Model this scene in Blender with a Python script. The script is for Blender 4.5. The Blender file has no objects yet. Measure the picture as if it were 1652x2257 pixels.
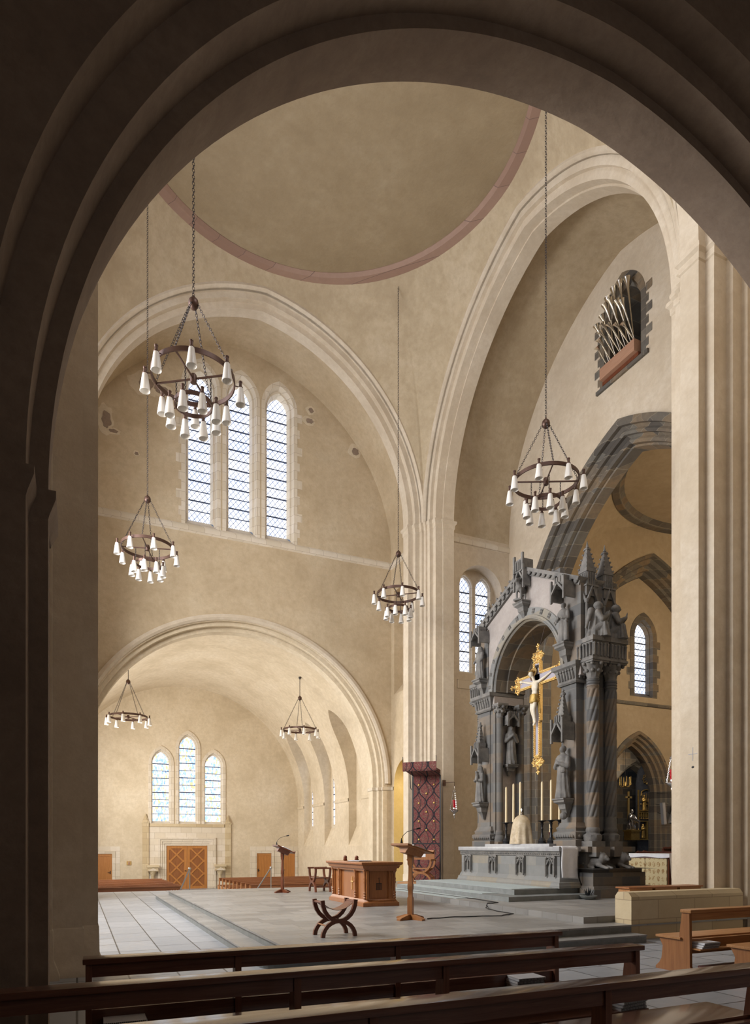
import bpy, bmesh, math, random
from mathutils import Vector, Matrix, noise
from mathutils.geometry import tessellate_polygon
random.seed(7)
PI = math.pi
scene = bpy.context.scene
COL = scene.collection
# ------------------------------------------------------------------ camera
PHI = math.atan(1466 / 3274.0)
CC, SS = math.cos(PHI), math.sin(PHI)
EYE = 1.7
HOR = 1866.0
def at(px, py=None, X=None, Y=None, z=None):
    """world point on the plane X=, Y= or z= seen in direction (px, py)"""
    t = (px - 826) / 1466.0
    dx, dy = CC * t + SS, CC - SS * t
    if X is not None: k = X / dx
    elif Y is not None: k = Y / dy
    else: k = (EYE - z) * 1466 / (py - HOR)
    zz = z if z is not None else (EYE + k * (HOR - py) / 1466.0 if py is not None else 0)
    return Vector((k * dx, k * dy, zz))
cam_d = bpy.data.cameras.new('camera')
cam = bpy.data.objects.new('camera', cam_d)
COL.objects.link(cam)
cam.location = (0, 0, EYE)
cam.rotation_euler = (PI / 2, 0, -PHI)
cam_d.sensor_fit = 'HORIZONTAL'
cam_d.sensor_width = 36
cam_d.lens = 1466 / 1652 * 36
cam_d.shift_y = (HOR - 1128.5) / 1652
cam_d.clip_start = 0.05
cam_d.clip_end = 300
scene.camera = cam
# ------------------------------------------------------------------ materials
def srgb(r, g, b):
    f = lambda c: (c / 255 / 12.92) if c <= 10 else ((c / 255 + .055) / 1.055) ** 2.4
    return (f(r), f(g), f(b), 1)
def new_mat(name):
    m = bpy.data.materials.new(name); m.use_nodes = True
    nt = m.node_tree
    return m, nt, nt.nodes['Principled BSDF']
def nd(nt, typ, **kw):
    n = nt.nodes.new(typ)
    for k, v in kw.items():
        if k.startswith('i_'):
            n.inputs[k[2:].replace('_', ' ')].default_value = v
        else: setattr(n, k, v)
    return n
def coords(nt, planar=False, scale=None):
    g = nd(nt, 'ShaderNodeNewGeometry')
    if not planar: return g.outputs['Position']
    s = nd(nt, 'ShaderNodeSeparateXYZ'); nt.links.new(g.outputs['Position'], s.inputs[0])
    a = nd(nt, 'ShaderNodeMath', operation='ADD')
    nt.links.new(s.outputs[0], a.inputs[0]); nt.links.new(s.outputs[1], a.inputs[1])
    c = nd(nt, 'ShaderNodeCombineXYZ')
    nt.links.new(a.outputs[0], c.inputs[0]); nt.links.new(s.outputs[2], c.inputs[1])
    return c.outputs[0]
def ramp(nt, src, stops):
    r = nd(nt, 'ShaderNodeValToRGB')
    e = r.color_ramp.elements
    while len(e) < len(stops): e.new(0.5)
    for k, (p, c) in enumerate(stops): e[k].position = p; e[k].color = c
    nt.links.new(src, r.inputs[0])
    return r.outputs[0]
def mix(nt, fac, a, b, mode='MIX'):
    m = nd(nt, 'ShaderNodeMix', data_type='RGBA', blend_type=mode)
    L = nt.links
    if hasattr(fac, 'node'): L.new(fac, m.inputs[0])
    else: m.inputs[0].default_value = fac
    for k, v in ((6, a), (7, b)):
        if hasattr(v, 'node'): L.new(v, m.inputs[k])
        else: m.inputs[k].default_value = v
    return m.outputs[2]
def noise_tex(nt, vec, scale, detail=4, rough=.55, dist=0):
    n = nd(nt, 'ShaderNodeTexNoise'); n.inputs['Scale'].default_value = scale
    n.inputs['Detail'].default_value = detail; n.inputs['Roughness'].default_value = rough
    n.inputs['Distortion'].default_value = dist
    nt.links.new(vec, n.inputs['Vector']); return n.outputs['Fac']
def bump(nt, bsdf, src, strength=.2, dist=.02):
    b = nd(nt, 'ShaderNodeBump'); b.inputs['Strength'].default_value = strength
    b.inputs['Distance'].default_value = dist
    nt.links.new(src, b.inputs['Height']); nt.links.new(b.outputs[0], bsdf.inputs['Normal'])
def plaster(name, c1, c2, c3, sc=.55):
    m, nt, b = new_mat(name)
    p = coords(nt)
    n1 = noise_tex(nt, p, sc, 7, .68, .25); n2 = noise_tex(nt, p, sc * 9, 7, .7)
    col = ramp(nt, n1, [(.26, c1), (.50, c2), (.74, c3)])
    col2 = mix(nt, ramp(nt, n2, [(.38, (.0, .0, .0, 1)), (.72, (.68, .68, .68, 1))]), col, c1)
    nt.links.new(col2, b.inputs['Base Color']); b.inputs['Roughness'].default_value = .92
    bump(nt, b, noise_tex(nt, p, 14, 5), .25, .02)
    return m
def masonry(name, cols, mortar, bw=.55, bh=.27, rough=.85, ms=.006, bumpy=.3, sc_noise=5, off=.5):
    m, nt, b = new_mat(name)
    v = coords(nt, True)
    br = nd(nt, 'ShaderNodeTexBrick'); nt.links.new(v, br.inputs['Vector'])
    br.inputs['Scale'].default_value = 1; br.inputs['Brick Width'].default_value = bw
    br.inputs['Row Height'].default_value = bh; br.inputs['Mortar Size'].default_value = ms
    br.inputs['Mortar Smooth'].default_value = .3
    br.inputs['Color1'].default_value = (0, 0, 0, 1); br.inputs['Color2'].default_value = (1, 1, 1, 1)
    br.inputs['Mortar'].default_value = (.5, .5, .5, 1); br.offset = off
    k = len(cols)
    base = ramp(nt, br.outputs['Color'], [(i / max(k - 1, 1), c) for i, c in enumerate(cols)])
    p = coords(nt)
    n = noise_tex(nt, p, sc_noise, 5, .6)
    base = mix(nt, ramp(nt, n, [(.3, (0, 0, 0, 1)), (.8, (.6, .6, .6, 1))]), base, cols[0])
    base = mix(nt, br.outputs['Fac'], base, mortar)
    nt.links.new(base, b.inputs['Base Color']); b.inputs['Roughness'].default_value = rough
    bump(nt, b, noise_tex(nt, p, 22, 4), bumpy, .01)
    return m
def flags(name, c1, c2, mortar, bw, bh, rot=0, rough=.5, ms=.012):
    m, nt, b = new_mat(name)
    p = coords(nt)
    mp = nd(nt, 'ShaderNodeMapping'); mp.inputs['Rotation'].default_value = (0, 0, rot); nt.links.new(p, mp.inputs[0])
    nz = nd(nt, 'ShaderNodeTexNoise'); nz.inputs['Scale'].default_value = .9; nt.links.new(p, nz.inputs['Vector'])
    br = nd(nt, 'ShaderNodeTexBrick'); nt.links.new(mp.outputs[0], br.inputs['Vector'])
    br.inputs['Scale'].default_value = 1; br.inputs['Brick Width'].default_value = bw; br.offset = .37; br.offset_frequency = 2
    br.inputs['Row Height'].default_value = bh; br.inputs['Mortar Size'].default_value = ms; br.squash = .7; br.squash_frequency = 3
    br.inputs['Color1'].default_value = c1; br.inputs['Color2'].default_value = c2; br.inputs['Mortar'].default_value = mortar
    n = noise_tex(nt, p, 3.5, 6, .65)
    col = mix(nt, ramp(nt, n, [(.35, (0, 0, 0, 1)), (.75, (.5, .5, .5, 1))]), br.outputs['Color'], c2)
    col = mix(nt, br.outputs['Fac'], col, mortar)
    nt.links.new(col, b.inputs['Base Color'])
    r = ramp(nt, n, [(.3, (rough - .08,) * 3 + (1,)), (.8, (rough + .15,) * 3 + (1,))])
    nt.links.new(r, b.inputs['Roughness'])
    bump(nt, b, noise_tex(nt, p, 9, 5), .15, .01)
    return m
def wood(name, c1, c2, axis=0, rough=.38, sc=1.0, coat=0.0):
    m, nt, b = new_mat(name)
    tc = nd(nt, 'ShaderNodeTexCoord')
    mp = nd(nt, 'ShaderNodeMapping')
    s = [26 * sc, 26 * sc, 26 * sc]; s[axis] = 1.6 * sc
    mp.inputs['Scale'].default_value = s; nt.links.new(tc.outputs['Object'], mp.inputs[0])
    n = noise_tex(nt, mp.outputs[0], 1.0, 6, .65, .8)
    nt.links.new(ramp(nt, n, [(.28, c1), (.72, c2)]), b.inputs['Base Color'])
    b.inputs['Roughness'].default_value = rough
    if coat: b.inputs['Coat Weight'].default_value = coat; b.inputs['Coat Roughness'].default_value = .12
    if not coat: bump(nt, b, n, .08, .004)
    return m
def math_n(nt, op, a, b=None):
    n = nd(nt, 'ShaderNodeMath', operation=op)
    for k, v in enumerate((a, b)):
        if v is None: continue
        if hasattr(v, 'node'): nt.links.new(v, n.inputs[k])
        else: n.inputs[k].default_value = v
    return n.outputs[0]
def plain(name, c, rough=.6, metal=0, nscale=0, c2=None, bmp=0, spec=None):
    m, nt, b = new_mat(name)
    b.inputs['Base Color'].default_value = c; b.inputs['Roughness'].default_value = rough; b.inputs['Metallic'].default_value = metal
    if spec is not None: b.inputs['Specular IOR Level'].default_value = spec
    if nscale:
        n = noise_tex(nt, coords(nt), nscale, 5, .6)
        nt.links.new(ramp(nt, n, [(.32, c), (.7, c2 or c)]), b.inputs['Base Color'])
        if bmp: bump(nt, b, math_n(nt, 'ADD', n, noise_tex(nt, coords(nt), nscale * 6, 4, .65)), bmp * 1.5, .02)
    return m
def glass_leaded(name, pitch, strength, slope=1.25, lw=.058):
    m, nt, b = new_mat(name)
    nt.nodes.remove(b)
    p = coords(nt, True)
    s = nd(nt, 'ShaderNodeSeparateXYZ'); nt.links.new(p, s.inputs[0])
    lines = []
    for sg in (1, -1):
        a = math_n(nt, 'MULTIPLY', s.outputs[1], sg / slope)
        q = math_n(nt, 'DIVIDE', math_n(nt, 'ADD', s.outputs[0], a), pitch)
        fr = math_n(nt, 'ABSOLUTE', math_n(nt, 'SUBTRACT', math_n(nt, 'FRACT', q), .5))
        lines.append(math_n(nt, 'GREATER_THAN', fr, .5 - lw))
    ln = math_n(nt, 'MAXIMUM', *lines)
    n = noise_tex(nt, coords(nt), 1.1, 3)
    col = ramp(nt, n, [(.3, srgb(196, 214, 255)), (.6, srgb(246, 249, 255))])
    e = nd(nt, 'ShaderNodeEmission')
    nt.links.new(mix(nt, ln, col, srgb(84, 110, 178)), e.inputs['Color'])
    st = math_n(nt, 'SUBTRACT', strength, math_n(nt, 'MULTIPLY', ln, strength * .8))
    nt.links.new(st, e.inputs['Strength'])
    nt.links.new(e.outputs[0], nt.nodes['Material Output'].inputs[0])
    return m
def glass_stained(name, strength):
    m, nt, b = new_mat(name)
    nt.nodes.remove(b)
    p = coords(nt, True)
    mp = nd(nt, 'ShaderNodeMapping'); mp.inputs['Scale'].default_value = (15, 6.5, 1); nt.links.new(p, mp.inputs[0])
    vo = nd(nt, 'ShaderNodeTexVoronoi'); vo.inputs['Scale'].default_value = 1; nt.links.new(mp.outputs[0], vo.inputs['Vector'])
    sp = nd(nt, 'ShaderNodeSeparateColor'); nt.links.new(vo.outputs['Color'], sp.inputs[0])
    col = ramp(nt, sp.outputs[0], [(.0, srgb(150, 188, 235)), (.2, srgb(185, 214, 248)), (.34, srgb(246, 249, 255)), (.78, srgb(250, 250, 250)), (.93, srgb(250, 226, 150))])
    ed = nd(nt, 'ShaderNodeTexVoronoi'); ed.feature = 'DISTANCE_TO_EDGE'; ed.inputs['Scale'].default_value = 1; nt.links.new(mp.outputs[0], ed.inputs['Vector'])
    ln = math_n(nt, 'LESS_THAN', ed.outputs['Distance'], .045)
    e = nd(nt, 'ShaderNodeEmission')
    nt.links.new(mix(nt, math_n(nt, 'MULTIPLY', ln, .6), col, srgb(90, 120, 170)), e.inputs['Color'])
    e.inputs['Strength'].default_value = strength
    nt.links.new(e.outputs[0], nt.nodes['Material Output'].inputs[0])
    return m
G = lambda v: (v, v, v, 1)
M = {}
M['plaster'] = plaster('cream_plaster', (.50, .41, .30, 1), (.62, .53, .41, 1), (.69, .61, .50, 1))
M['plaster_warm'] = plaster('bounce_warm_plaster', (.42, .325, .205, 1), (.555, .445, .30, 1), (.63, .53, .385, 1))  # warm bounce light of the north recess put into the colour
M['passage'] = plaster('yellow_passage_plaster', (.62, .46, .17, 1), (.70, .54, .23, 1), (.74, .6, .3, 1))
M['plaster_nave'] = plaster('pale_nave_plaster', (.50, .41, .28, 1), (.66, .56, .41, 1), (.72, .63, .49, 1))
M['plaster_dark'] = plaster('shaded_brown_plaster', (.20, .145, .108, 1), (.28, .21, .155, 1), (.35, .27, .205, 1), .8)  # shade of the near arch put into the colour; bare patches share it
M['plaster_ochre'] = plaster('ochre_plaster', (.37, .29, .19, 1), (.45, .36, .245, 1), (.5, .41, .29, 1), .4)
M['dome'] = plaster('dome_shade_plaster', (.27, .20, .115, 1), (.345, .265, .16, 1), (.40, .32, .21, 1), .35)  # dimness up in the dome put into a darker plaster colour
M['pend'] = plaster('vault_shade_plaster', (.37, .285, .18, 1), (.49, .395, .265, 1), (.56, .465, .335, 1), .5)  # dim upper vaults put into a darker, tanner copy of the cream plaster
M['gable'] = plaster('pink_grey_render', (.30, .265, .245, 1), (.37, .33, .305, 1), (.42, .385, .36, 1), 1.3)
M['ring'] = masonry('pink_ring_stone', [(.27, .165, .12, 1), (.32, .20, .145, 1), (.35, .23, .17, 1)], (.16, .10, .08, 1), 1.1, 9, .7, .012)
M['surround'] = masonry('window_surround_stone', [(.60, .52, .40, 1), (.68, .60, .48, 1), (.72, .65, .55, 1)], (.36, .28, .2, 1), .6, .36, .8, .006)
M['ashlar'] = masonry('buff_ashlar', [(.48, .37, .22, 1), (.56, .45, .28, 1), (.62, .52, .35, 1)], (.34, .26, .16, 1), .95, .36, .8, .008)
M['darkstone'] = masonry('dark_brown_ashlar', [(.075, .065, .055, 1), (.15, .13, .105, 1), (.26, .185, .11, 1), (.12, .112, .10, 1), (.23, .205, .165, 1)], (.25, .22, .17, 1), .7, .33, .8, .007)
M['greystone'] = masonry('grey_ciborium_stone', [(.10, .10, .10, 1), (.175, .17, .16, 1), (.235, .17, .11, 1), (.135, .135, .133, 1)], (.17, .155, .13, 1), .62, .31, .8, .005)
M['carved'] = plain('carved_grey_stone', (.115, .112, .108, 1), .8, 0, 4, (.225, .212, .195, 1), .25)
M['altarstone'] = masonry('pale_altar_stone', [(.165, .165, .162, 1), (.235, .235, .225, 1), (.285, .235, .16, 1)], (.21, .195, .17, 1), .8, .4, .75, .005)
M['slab'] = plain('polished_altar_slab', (.27, .27, .285, 1), .3, 0, 6, (.36, .36, .365, 1))
M['flag'] = flags('grey_flagstones', (.235, .25, .275, 1), (.345, .36, .385, 1), (.05, .05, .052, 1), 1.15, .62, PI / 2, .38, .012)
M['flag2'] = flags('warm_flagstones', (.185, .178, .168, 1), (.30, .29, .275, 1), (.145, .133, .12, 1), .9, .45, 0, .40, .006)
M['step'] = plain('blue_grey_step_stone', (.155, .165, .16, 1), .5, 0, 5, (.22, .23, .225, 1), .1)
M['oak'] = wood('honey_oak', (.24, .09, .026, 1), (.37, .155, .05, 1), 2, .42)
M['oakx'] = wood('honey_oak_long', (.33, .14, .045, 1), (.50, .25, .095, 1), 0, .38)
M['altarwood'] = wood('carved_oak', (.22, .075, .022, 1), (.34, .135, .042, 1), 2, .36)
M['pew'] = wood('dark_oak_long', (.11, .042, .027, 1), (.22, .095, .06, 1), 0, .25, coat=.5)
M['pewz'] = wood('dark_oak_upright', (.13, .048, .027, 1), (.24, .10, .056, 1), 2, .33)
M['navepew'] = wood('red_brown_pew', (.19, .065, .025, 1), (.31, .12, .045, 1), 0, .4)
M['navepewz'] = wood('red_brown_pew_end', (.28, .12, .045, 1), (.42, .19, .07, 1), 2, .4)
M['stool'] = wood('brown_stool_wood', (.10, .028, .013, 1), (.18, .055, .024, 1), 2, .32)
M['door'] = wood('orange_door_wood', (.36, .14, .032, 1), (.50, .22, .06, 1), 2, .42)
M['doord'] = wood('carved_door_wood', (.20, .07, .02, 1), (.32, .125, .038, 1), 2, .42)
M['stall'] = wood('dark_red_stall_wood', (.075, .022, .014, 1), (.16, .05, .028, 1), 0, .35)
M['leather'] = plain('brown_leather', (.13, .05, .03, 1), .35, 0, 8, (.2, .08, .045, 1))
M['kneel'] = plain('maroon_vinyl', (.085, .022, .022, 1), .35)
M['bronze'] = plain('brown_bronze', (.10, .055, .04, 1), .42, .55)
M['chain'] = plain('dark_chain', (.06, .05, .05, 1), .45, .7)
M['opal'] = plain('opal_glass', (.80, .77, .72, 1), .3)
M['black'] = plain('black_iron', (.018, .018, .02, 1), .4, .3)
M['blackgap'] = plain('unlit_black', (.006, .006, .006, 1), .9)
M['steel'] = plain('brushed_steel', (.45, .43, .40, 1), .3, .9)
M['white'] = plain('white_linen', (.72, .72, .76, 1), .8, 0, 9, (.8, .8, .82, 1), .15)
M['paper'] = plain('white_paper', (.75, .75, .76, 1), .7)
M['spiral'] = plain('black_binding', (.03, .03, .035, 1), .4)
M['grey'] = plain('grey_cover', (.38, .38, .42, 1), .6)
M['gold'] = plain('gilding', (.78, .50, .16, 1), .32, .85, 18, (.9, .66, .3, 1), .2)
M['goldd'] = plain('aged_gilding', (.42, .27, .07, 1), .38, .8, 14, (.62, .43, .16, 1), .3)
M['ivory'] = plain('painted_flesh', (.62, .55, .42, 1), .5, 0, 9, (.72, .66, .54, 1))
M['hair'] = plain('brown_paint', (.16, .08, .03, 1), .6)
M['crosspanel'] = plain('lavender_panel', (.36, .34, .40, 1), .5)
M['candle'] = plain('candle_wax', (.80, .66, .42, 1), .5)
M['silver'] = plain('silver', (.62, .60, .60, 1), .22, .9)
M['redglass'] = plain('red_glass', (.42, .012, .02, 1), .12)
M['carpet'] = plain('pale_green_carpet', (.36, .41, .41, 1), .9, 0, 30, (.42, .47, .47, 1), .2)
M['brass'] = plain('brass', (.55, .36, .10, 1), .3, .9)
M['lead'] = plain('window_bar', (.06, .08, .14, 1), .6)
M['reredos'] = plain('black_reredos_panel', (.03, .035, .05, 1), .5, 0, 4, (.06, .065, .08, 1))
M['speaker'] = plain('grey_speaker', (.30, .30, .31, 1), .6)
M['pipe'] = plain('burnished_pipe_metal', (.66, .60, .50, 1), .2, .95)
M['casewood'] = wood('pale_red_wood', (.36, .19, .12, 1), (.46, .27, .18, 1), 1, .45)
M['glassN'] = glass_leaded('leaded_glass', .2, 2.3)
M['glassW'] = glass_leaded('sunlit_leaded_glass', .2, 5)
M['glassE'] = glass_leaded('leaded_glass_small', .2, 2.1)
M['glassS'] = glass_stained('stained_glass', 1.7)
def fabric_damask(name, bg, fig, sc, axis_planar=True):
    m, nt, b = new_mat(name)
    p = coords(nt, True)
    mp = nd(nt, 'ShaderNodeMapping'); mp.inputs['Scale'].default_value = (sc, sc * .8, 1); nt.links.new(p, mp.inputs[0])
    n = noise_tex(nt, mp.outputs[0], 2.6, 3, .6, 1.2)
    w = nd(nt, 'ShaderNodeTexVoronoi'); w.inputs['Scale'].default_value = 1.0; w.inputs['Randomness'].default_value = .0
    nt.links.new(mp.outputs[0], w.inputs['Vector'])
    f = math_n(nt, 'MULTIPLY', math_n(nt, 'LESS_THAN', w.outputs['Distance'], .36), math_n(nt, 'GREATER_THAN', n, .5))
    nt.links.new(mix(nt, f, bg, fig), b.inputs['Base Color']); b.inputs['Roughness'].default_value = .75
    return m
M['frontal'] = fabric_damask('cream_damask', (.56, .46, .26, 1), (.33, .2, .08, 1), 5.5)
M['veil'] = plain('gold_brocade_veil', (.43, .33, .20, 1), .55, 0, 9, (.60, .50, .36, 1))
def tapestry(name):
    m, nt, b = new_mat(name)
    tc = nd(nt, 'ShaderNodeTexCoord')
    s = nd(nt, 'ShaderNodeSeparateXYZ'); nt.links.new(tc.outputs['Object'], s.inputs[0])
    u = s.outputs[0]; z = s.outputs[2]
    # ogee lattice of black bands on crimson
    def band(sg, off, w, P=.575, A=.142, T=.88):
        wv = math_n(nt, 'MULTIPLY', math_n(nt, 'SINE', math_n(nt, 'MULTIPLY', z, 2 * PI / T)), A * sg)
        q = math_n(nt, 'ADD', math_n(nt, 'DIVIDE', math_n(nt, 'ADD', u, wv), P), off)
        fr = math_n(nt, 'ABSOLUTE', math_n(nt, 'SUBTRACT', math_n(nt, 'FRACT', q), .5))
        return math_n(nt, 'LESS_THAN', fr, w)
    lat = math_n(nt, 'MAXIMUM', band(1, .25, .045), band(-1, .75, .045))
    lat2 = math_n(nt, 'MAXIMUM', band(.5, .5, .028), band(-.5, .0, .028))
    n = noise_tex(nt, tc.outputs['Object'], 17, 4, .65, 2.2)
    n2 = noise_tex(nt, tc.outputs['Object'], 30, 3, .6, 1.5)
    base = ramp(nt, n, [(.36, (.11, .012, .02, 1)), (.48, (.20, .022, .035, 1)), (.54, (.19, .12, .08, 1)), (.6, (.045, .02, .02, 1)), (.7, (.14, .03, .03, 1))])
    base = mix(nt, math_n(nt, 'GREATER_THAN', n2, .6), base, (.24, .18, .13, 1))
    base = mix(nt, math_n(nt, 'MULTIPLY', lat2, .8), base, (.035, .025, .025, 1))
    base = mix(nt, lat, base, (.015, .013, .018, 1))
    nt.links.new(base, b.inputs['Base Color']); b.inputs['Roughness'].default_value = .9
    return m
M['tapestry'] = tapestry('crimson_black_tapestry')
# ------------------------------------------------------------------ object helpers
def tag(o, label=None, cat=None, group=None, kind=None):
    if label: o['label'] = label
    if cat: o['category'] = cat
    if group: o['group'] = group
    if kind: o['kind'] = kind
    return o
def empty(name, loc=(0, 0, 0), rz=0, label=None, cat=None, group=None, kind=None):
    o = bpy.data.objects.new(name, None); COL.objects.link(o)
    o.location = loc; o.rotation_euler = (0, 0, rz); o.empty_display_size = .1
    return tag(o, label, cat, group, kind)
def dup(root, loc, rz=None, label=None, group=None):
    r = root.copy(); COL.objects.link(r); r.location = loc
    if rz is not None: r.rotation_euler = (0, 0, rz)
    if label: r['label'] = label
    if group: r['group'] = group
    for ch in list(root.children):
        c = ch.copy(); COL.objects.link(c); c.parent = r
        for g in list(ch.children):
            d = g.copy(); COL.objects.link(d); d.parent = c
    return r
class MB:
    def __init__(s, off=(0, 0, 0)):
        s.bm = bmesh.new(); s.off = Vector(off)
    def v(s, p): return s.bm.verts.new(Vector(p) - s.off)
    def face(s, pts):
        try: return s.bm.faces.new([s.v(p) for p in pts])
        except ValueError: return None
    def grid(s, rows, close_u=False, close_v=False):
        R = [[s.v(p) for p in r] for r in rows]
        nr, nc = len(R), len(R[0])
        for i in range(nr if close_v else nr - 1):
            for j in range(nc if close_u else nc - 1):
                a, b = R[i], R[(i + 1) % nr]
                try: s.bm.faces.new((a[j], a[(j + 1) % nc], b[(j + 1) % nc], b[j]))
                except ValueError: pass
        return R
    def box(s, x0, x1, y0, y1, z0, z1, taper=0, bev=0):
        P = [(x0, y0, z0), (x1, y0, z0), (x1, y1, z0), (x0, y1, z0)]
        t = taper
        Q = [(x0 + t, y0 + t, z1), (x1 - t, y0 + t, z1), (x1 - t, y1 - t, z1), (x0 + t, y1 - t, z1)]
        vs = [s.v(p) for p in P + Q]
        F = [(3, 2, 1, 0), (4, 5, 6, 7), (0, 1, 5, 4), (1, 2, 6, 5), (2, 3, 7, 6), (3, 0, 4, 7)]
        fs = [s.bm.faces.new([vs[i] for i in f]) for f in F]
        if bev:
            es = {e for f in fs for e in f.edges}
            bmesh.ops.bevel(s.bm, geom=list(es), offset=bev, segments=2, profile=.7, affect='EDGES')
        return s
    def obox(s, c, ax, ay, az, hx, hy, hz):
        """oriented box: centre, three unit axes, half sizes"""
        c, ax, ay, az = map(Vector, (c, ax, ay, az))
        vs = []
        for k in (-1, 1):
            for (i, j) in ((-1, -1), (1, -1), (1, 1), (-1, 1)):
                vs.append(s.v(c + ax * hx * i + ay * hy * j + az * hz * k))
        for f in [(3, 2, 1, 0), (4, 5, 6, 7), (0, 1, 5, 4), (1, 2, 6, 5), (2, 3, 7, 6), (3, 0, 4, 7)]:
            s.bm.faces.new([vs[i] for i in f])
        return s
    def beam(s, a, b, w, h, up=(0, 0, 1)):
        a, b = Vector(a), Vector(b); d = (b - a); L = d.length
        if L < 1e-6: return s
        d.normalize(); up = Vector(up); side = d.cross(up)
        if side.length < 1e-4: side = d.cross(Vector((1, 0, 0)))
        side.normalize(); up2 = side.cross(d)
        return s.obox((a + b) / 2, d, side, up2, L / 2, w / 2, h / 2)
    def prism(s, poly, d0, d1, tf):
        """closed polygon (a,b) extruded from d0 to d1; tf(a,b,d)->xyz"""
        A = [s.v(tf(a, b, d0)) for a, b in poly]; B = [s.v(tf(a, b, d1)) for a, b in poly]
        n = len(poly)
        for i in range(n):
            s.bm.faces.new((A[i], A[(i + 1) % n], B[(i + 1) % n], B[i]))
        tr = tessellate_polygon([[Vector((a, b, 0)) for a, b in poly]])
        for t in tr:
            for L in (A, B):
                try: s.bm.faces.new([L[i] for i in t])
                except ValueError: pass
        return s
    def poly(s, loops, tf):
        pts = [p for l in loops for p in l]
        vs = [s.v(tf(*p)) for p in pts]
        for t in tessellate_polygon([[Vector((a, b, 0)) for a, b in l] for l in loops]):
            try: s.bm.faces.new([vs[i] for i in t])
            except ValueError: pass
        return s
    def lathe(s, prof, c=(0, 0, 0), n=16, fn=None, sx=1, sy=1):
        rows = []
        for r, z in prof:
            row = []
            for k in range(n):
                a = 2 * PI * k / n
                rr = r * (fn(a, z) if fn else 1)
                row.append((c[0] + rr * math.cos(a) * sx, c[1] + rr * math.sin(a) * sy, c[2] + z))
            rows.append(row)
        R = s.grid(rows, close_u=True)
        for row in (R[0], R[-1]):
            try: s.bm.faces.new(row)
            except ValueError: pass
        return s
    def tube(s, pts, r, n=8, rs=None, cap=True):
        pts = [Vector(p) for p in pts]; rows = []
        pu = None
        for i, p in enumerate(pts):
            d = (pts[min(i + 1, len(pts) - 1)] - pts[max(i - 1, 0)]).normalized()
            if pu is None:
                pu = d.cross(Vector((0, 0, 1)))
                if pu.length < 1e-3: pu = d.cross(Vector((1, 0, 0)))
            u = (pu - d * pu.dot(d)).normalized(); pu = u; w = d.cross(u)
            rr = rs[i] if rs else r
            rows.append([p + (u * math.cos(2 * PI * k / n) + w * math.sin(2 * PI * k / n)) * rr for k in range(n)])
        R = s.grid(rows, close_u=True)
        if cap:
            for row in (R[0], R[-1]):
                try: s.bm.faces.new(row)
                except ValueError: pass
        return s
    def strap(s, pts, w, t, side):
        """rectangular section swept along pts; side = width direction"""
        pts = [Vector(p) for p in pts]; side = Vector(side).normalized(); rows = []
        for i, p in enumerate(pts):
            d = (pts[min(i + 1, len(pts) - 1)] - pts[max(i - 1, 0)]).normalized()
            nrm = d.cross(side).normalized()
            tt = t[i] if isinstance(t, (list, tuple)) else t
            rows.append([p + side * w / 2 + nrm * tt / 2, p - side * w / 2 + nrm * tt / 2, p - side * w / 2 - nrm * tt / 2, p + side * w / 2 - nrm * tt / 2])
        R = s.grid(rows, close_u=True)
        for row in (R[0], R[-1]): s.bm.faces.new(row)
        return s
    def ball(s, c, r, n=10, sc=(1, 1, 1)):
        prof = [(max(1e-4, math.sin(PI * k / n)) * r, -math.cos(PI * k / n) * r * sc[2]) for k in range(n + 1)]
        return s.lathe(prof, c, max(8, n), sx=sc[0], sy=sc[1])
    def torus(s, c, R, hw, hh, n=48):
        """flat ring of rectangular section"""
        rows = []
        for k in range(n):
            a = 2 * PI * k / n
            ca, sa = math.cos(a), math.sin(a)
            rows.append([(c[0] + (R + i) * ca, c[1] + (R + i) * sa, c[2] + j) for i, j in ((-hw, -hh), (hw, -hh), (hw, hh), (-hw, hh))])
        s.grid(rows, close_u=True, close_v=True); return s
    def build(s, name, mat, parent=None, smooth=None, loc=None, rz=None):
        bm = s.bm
        bmesh.ops.remove_doubles(bm, verts=bm.verts, dist=1e-5)
        bmesh.ops.recalc_face_normals(bm, faces=bm.faces)
        me = bpy.data.meshes.new(name); bm.to_mesh(me); bm.free()
        if isinstance(mat, str): mat = M[mat]
        me.materials.append(mat)
        if smooth is not None:
            ang = math.radians(smooth)
            for p in me.polygons: p.use_smooth = True
            b2 = bmesh.new(); b2.from_mesh(me)
            for e in b2.edges:
                if len(e.link_faces) == 2 and e.calc_face_angle(0) > ang: e.smooth = False
            b2.to_mesh(me); b2.free()
        o = bpy.data.objects.new(name, me); COL.objects.link(o)
        if parent is not None: o.parent = parent
        if loc is not None: o.location = loc
        if rz is not None: o.rotation_euler = (0, 0, rz)
        return o
def struct(o, label=None):
    o['kind'] = 'structure'
    if label: o['label'] = label
    return o
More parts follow.
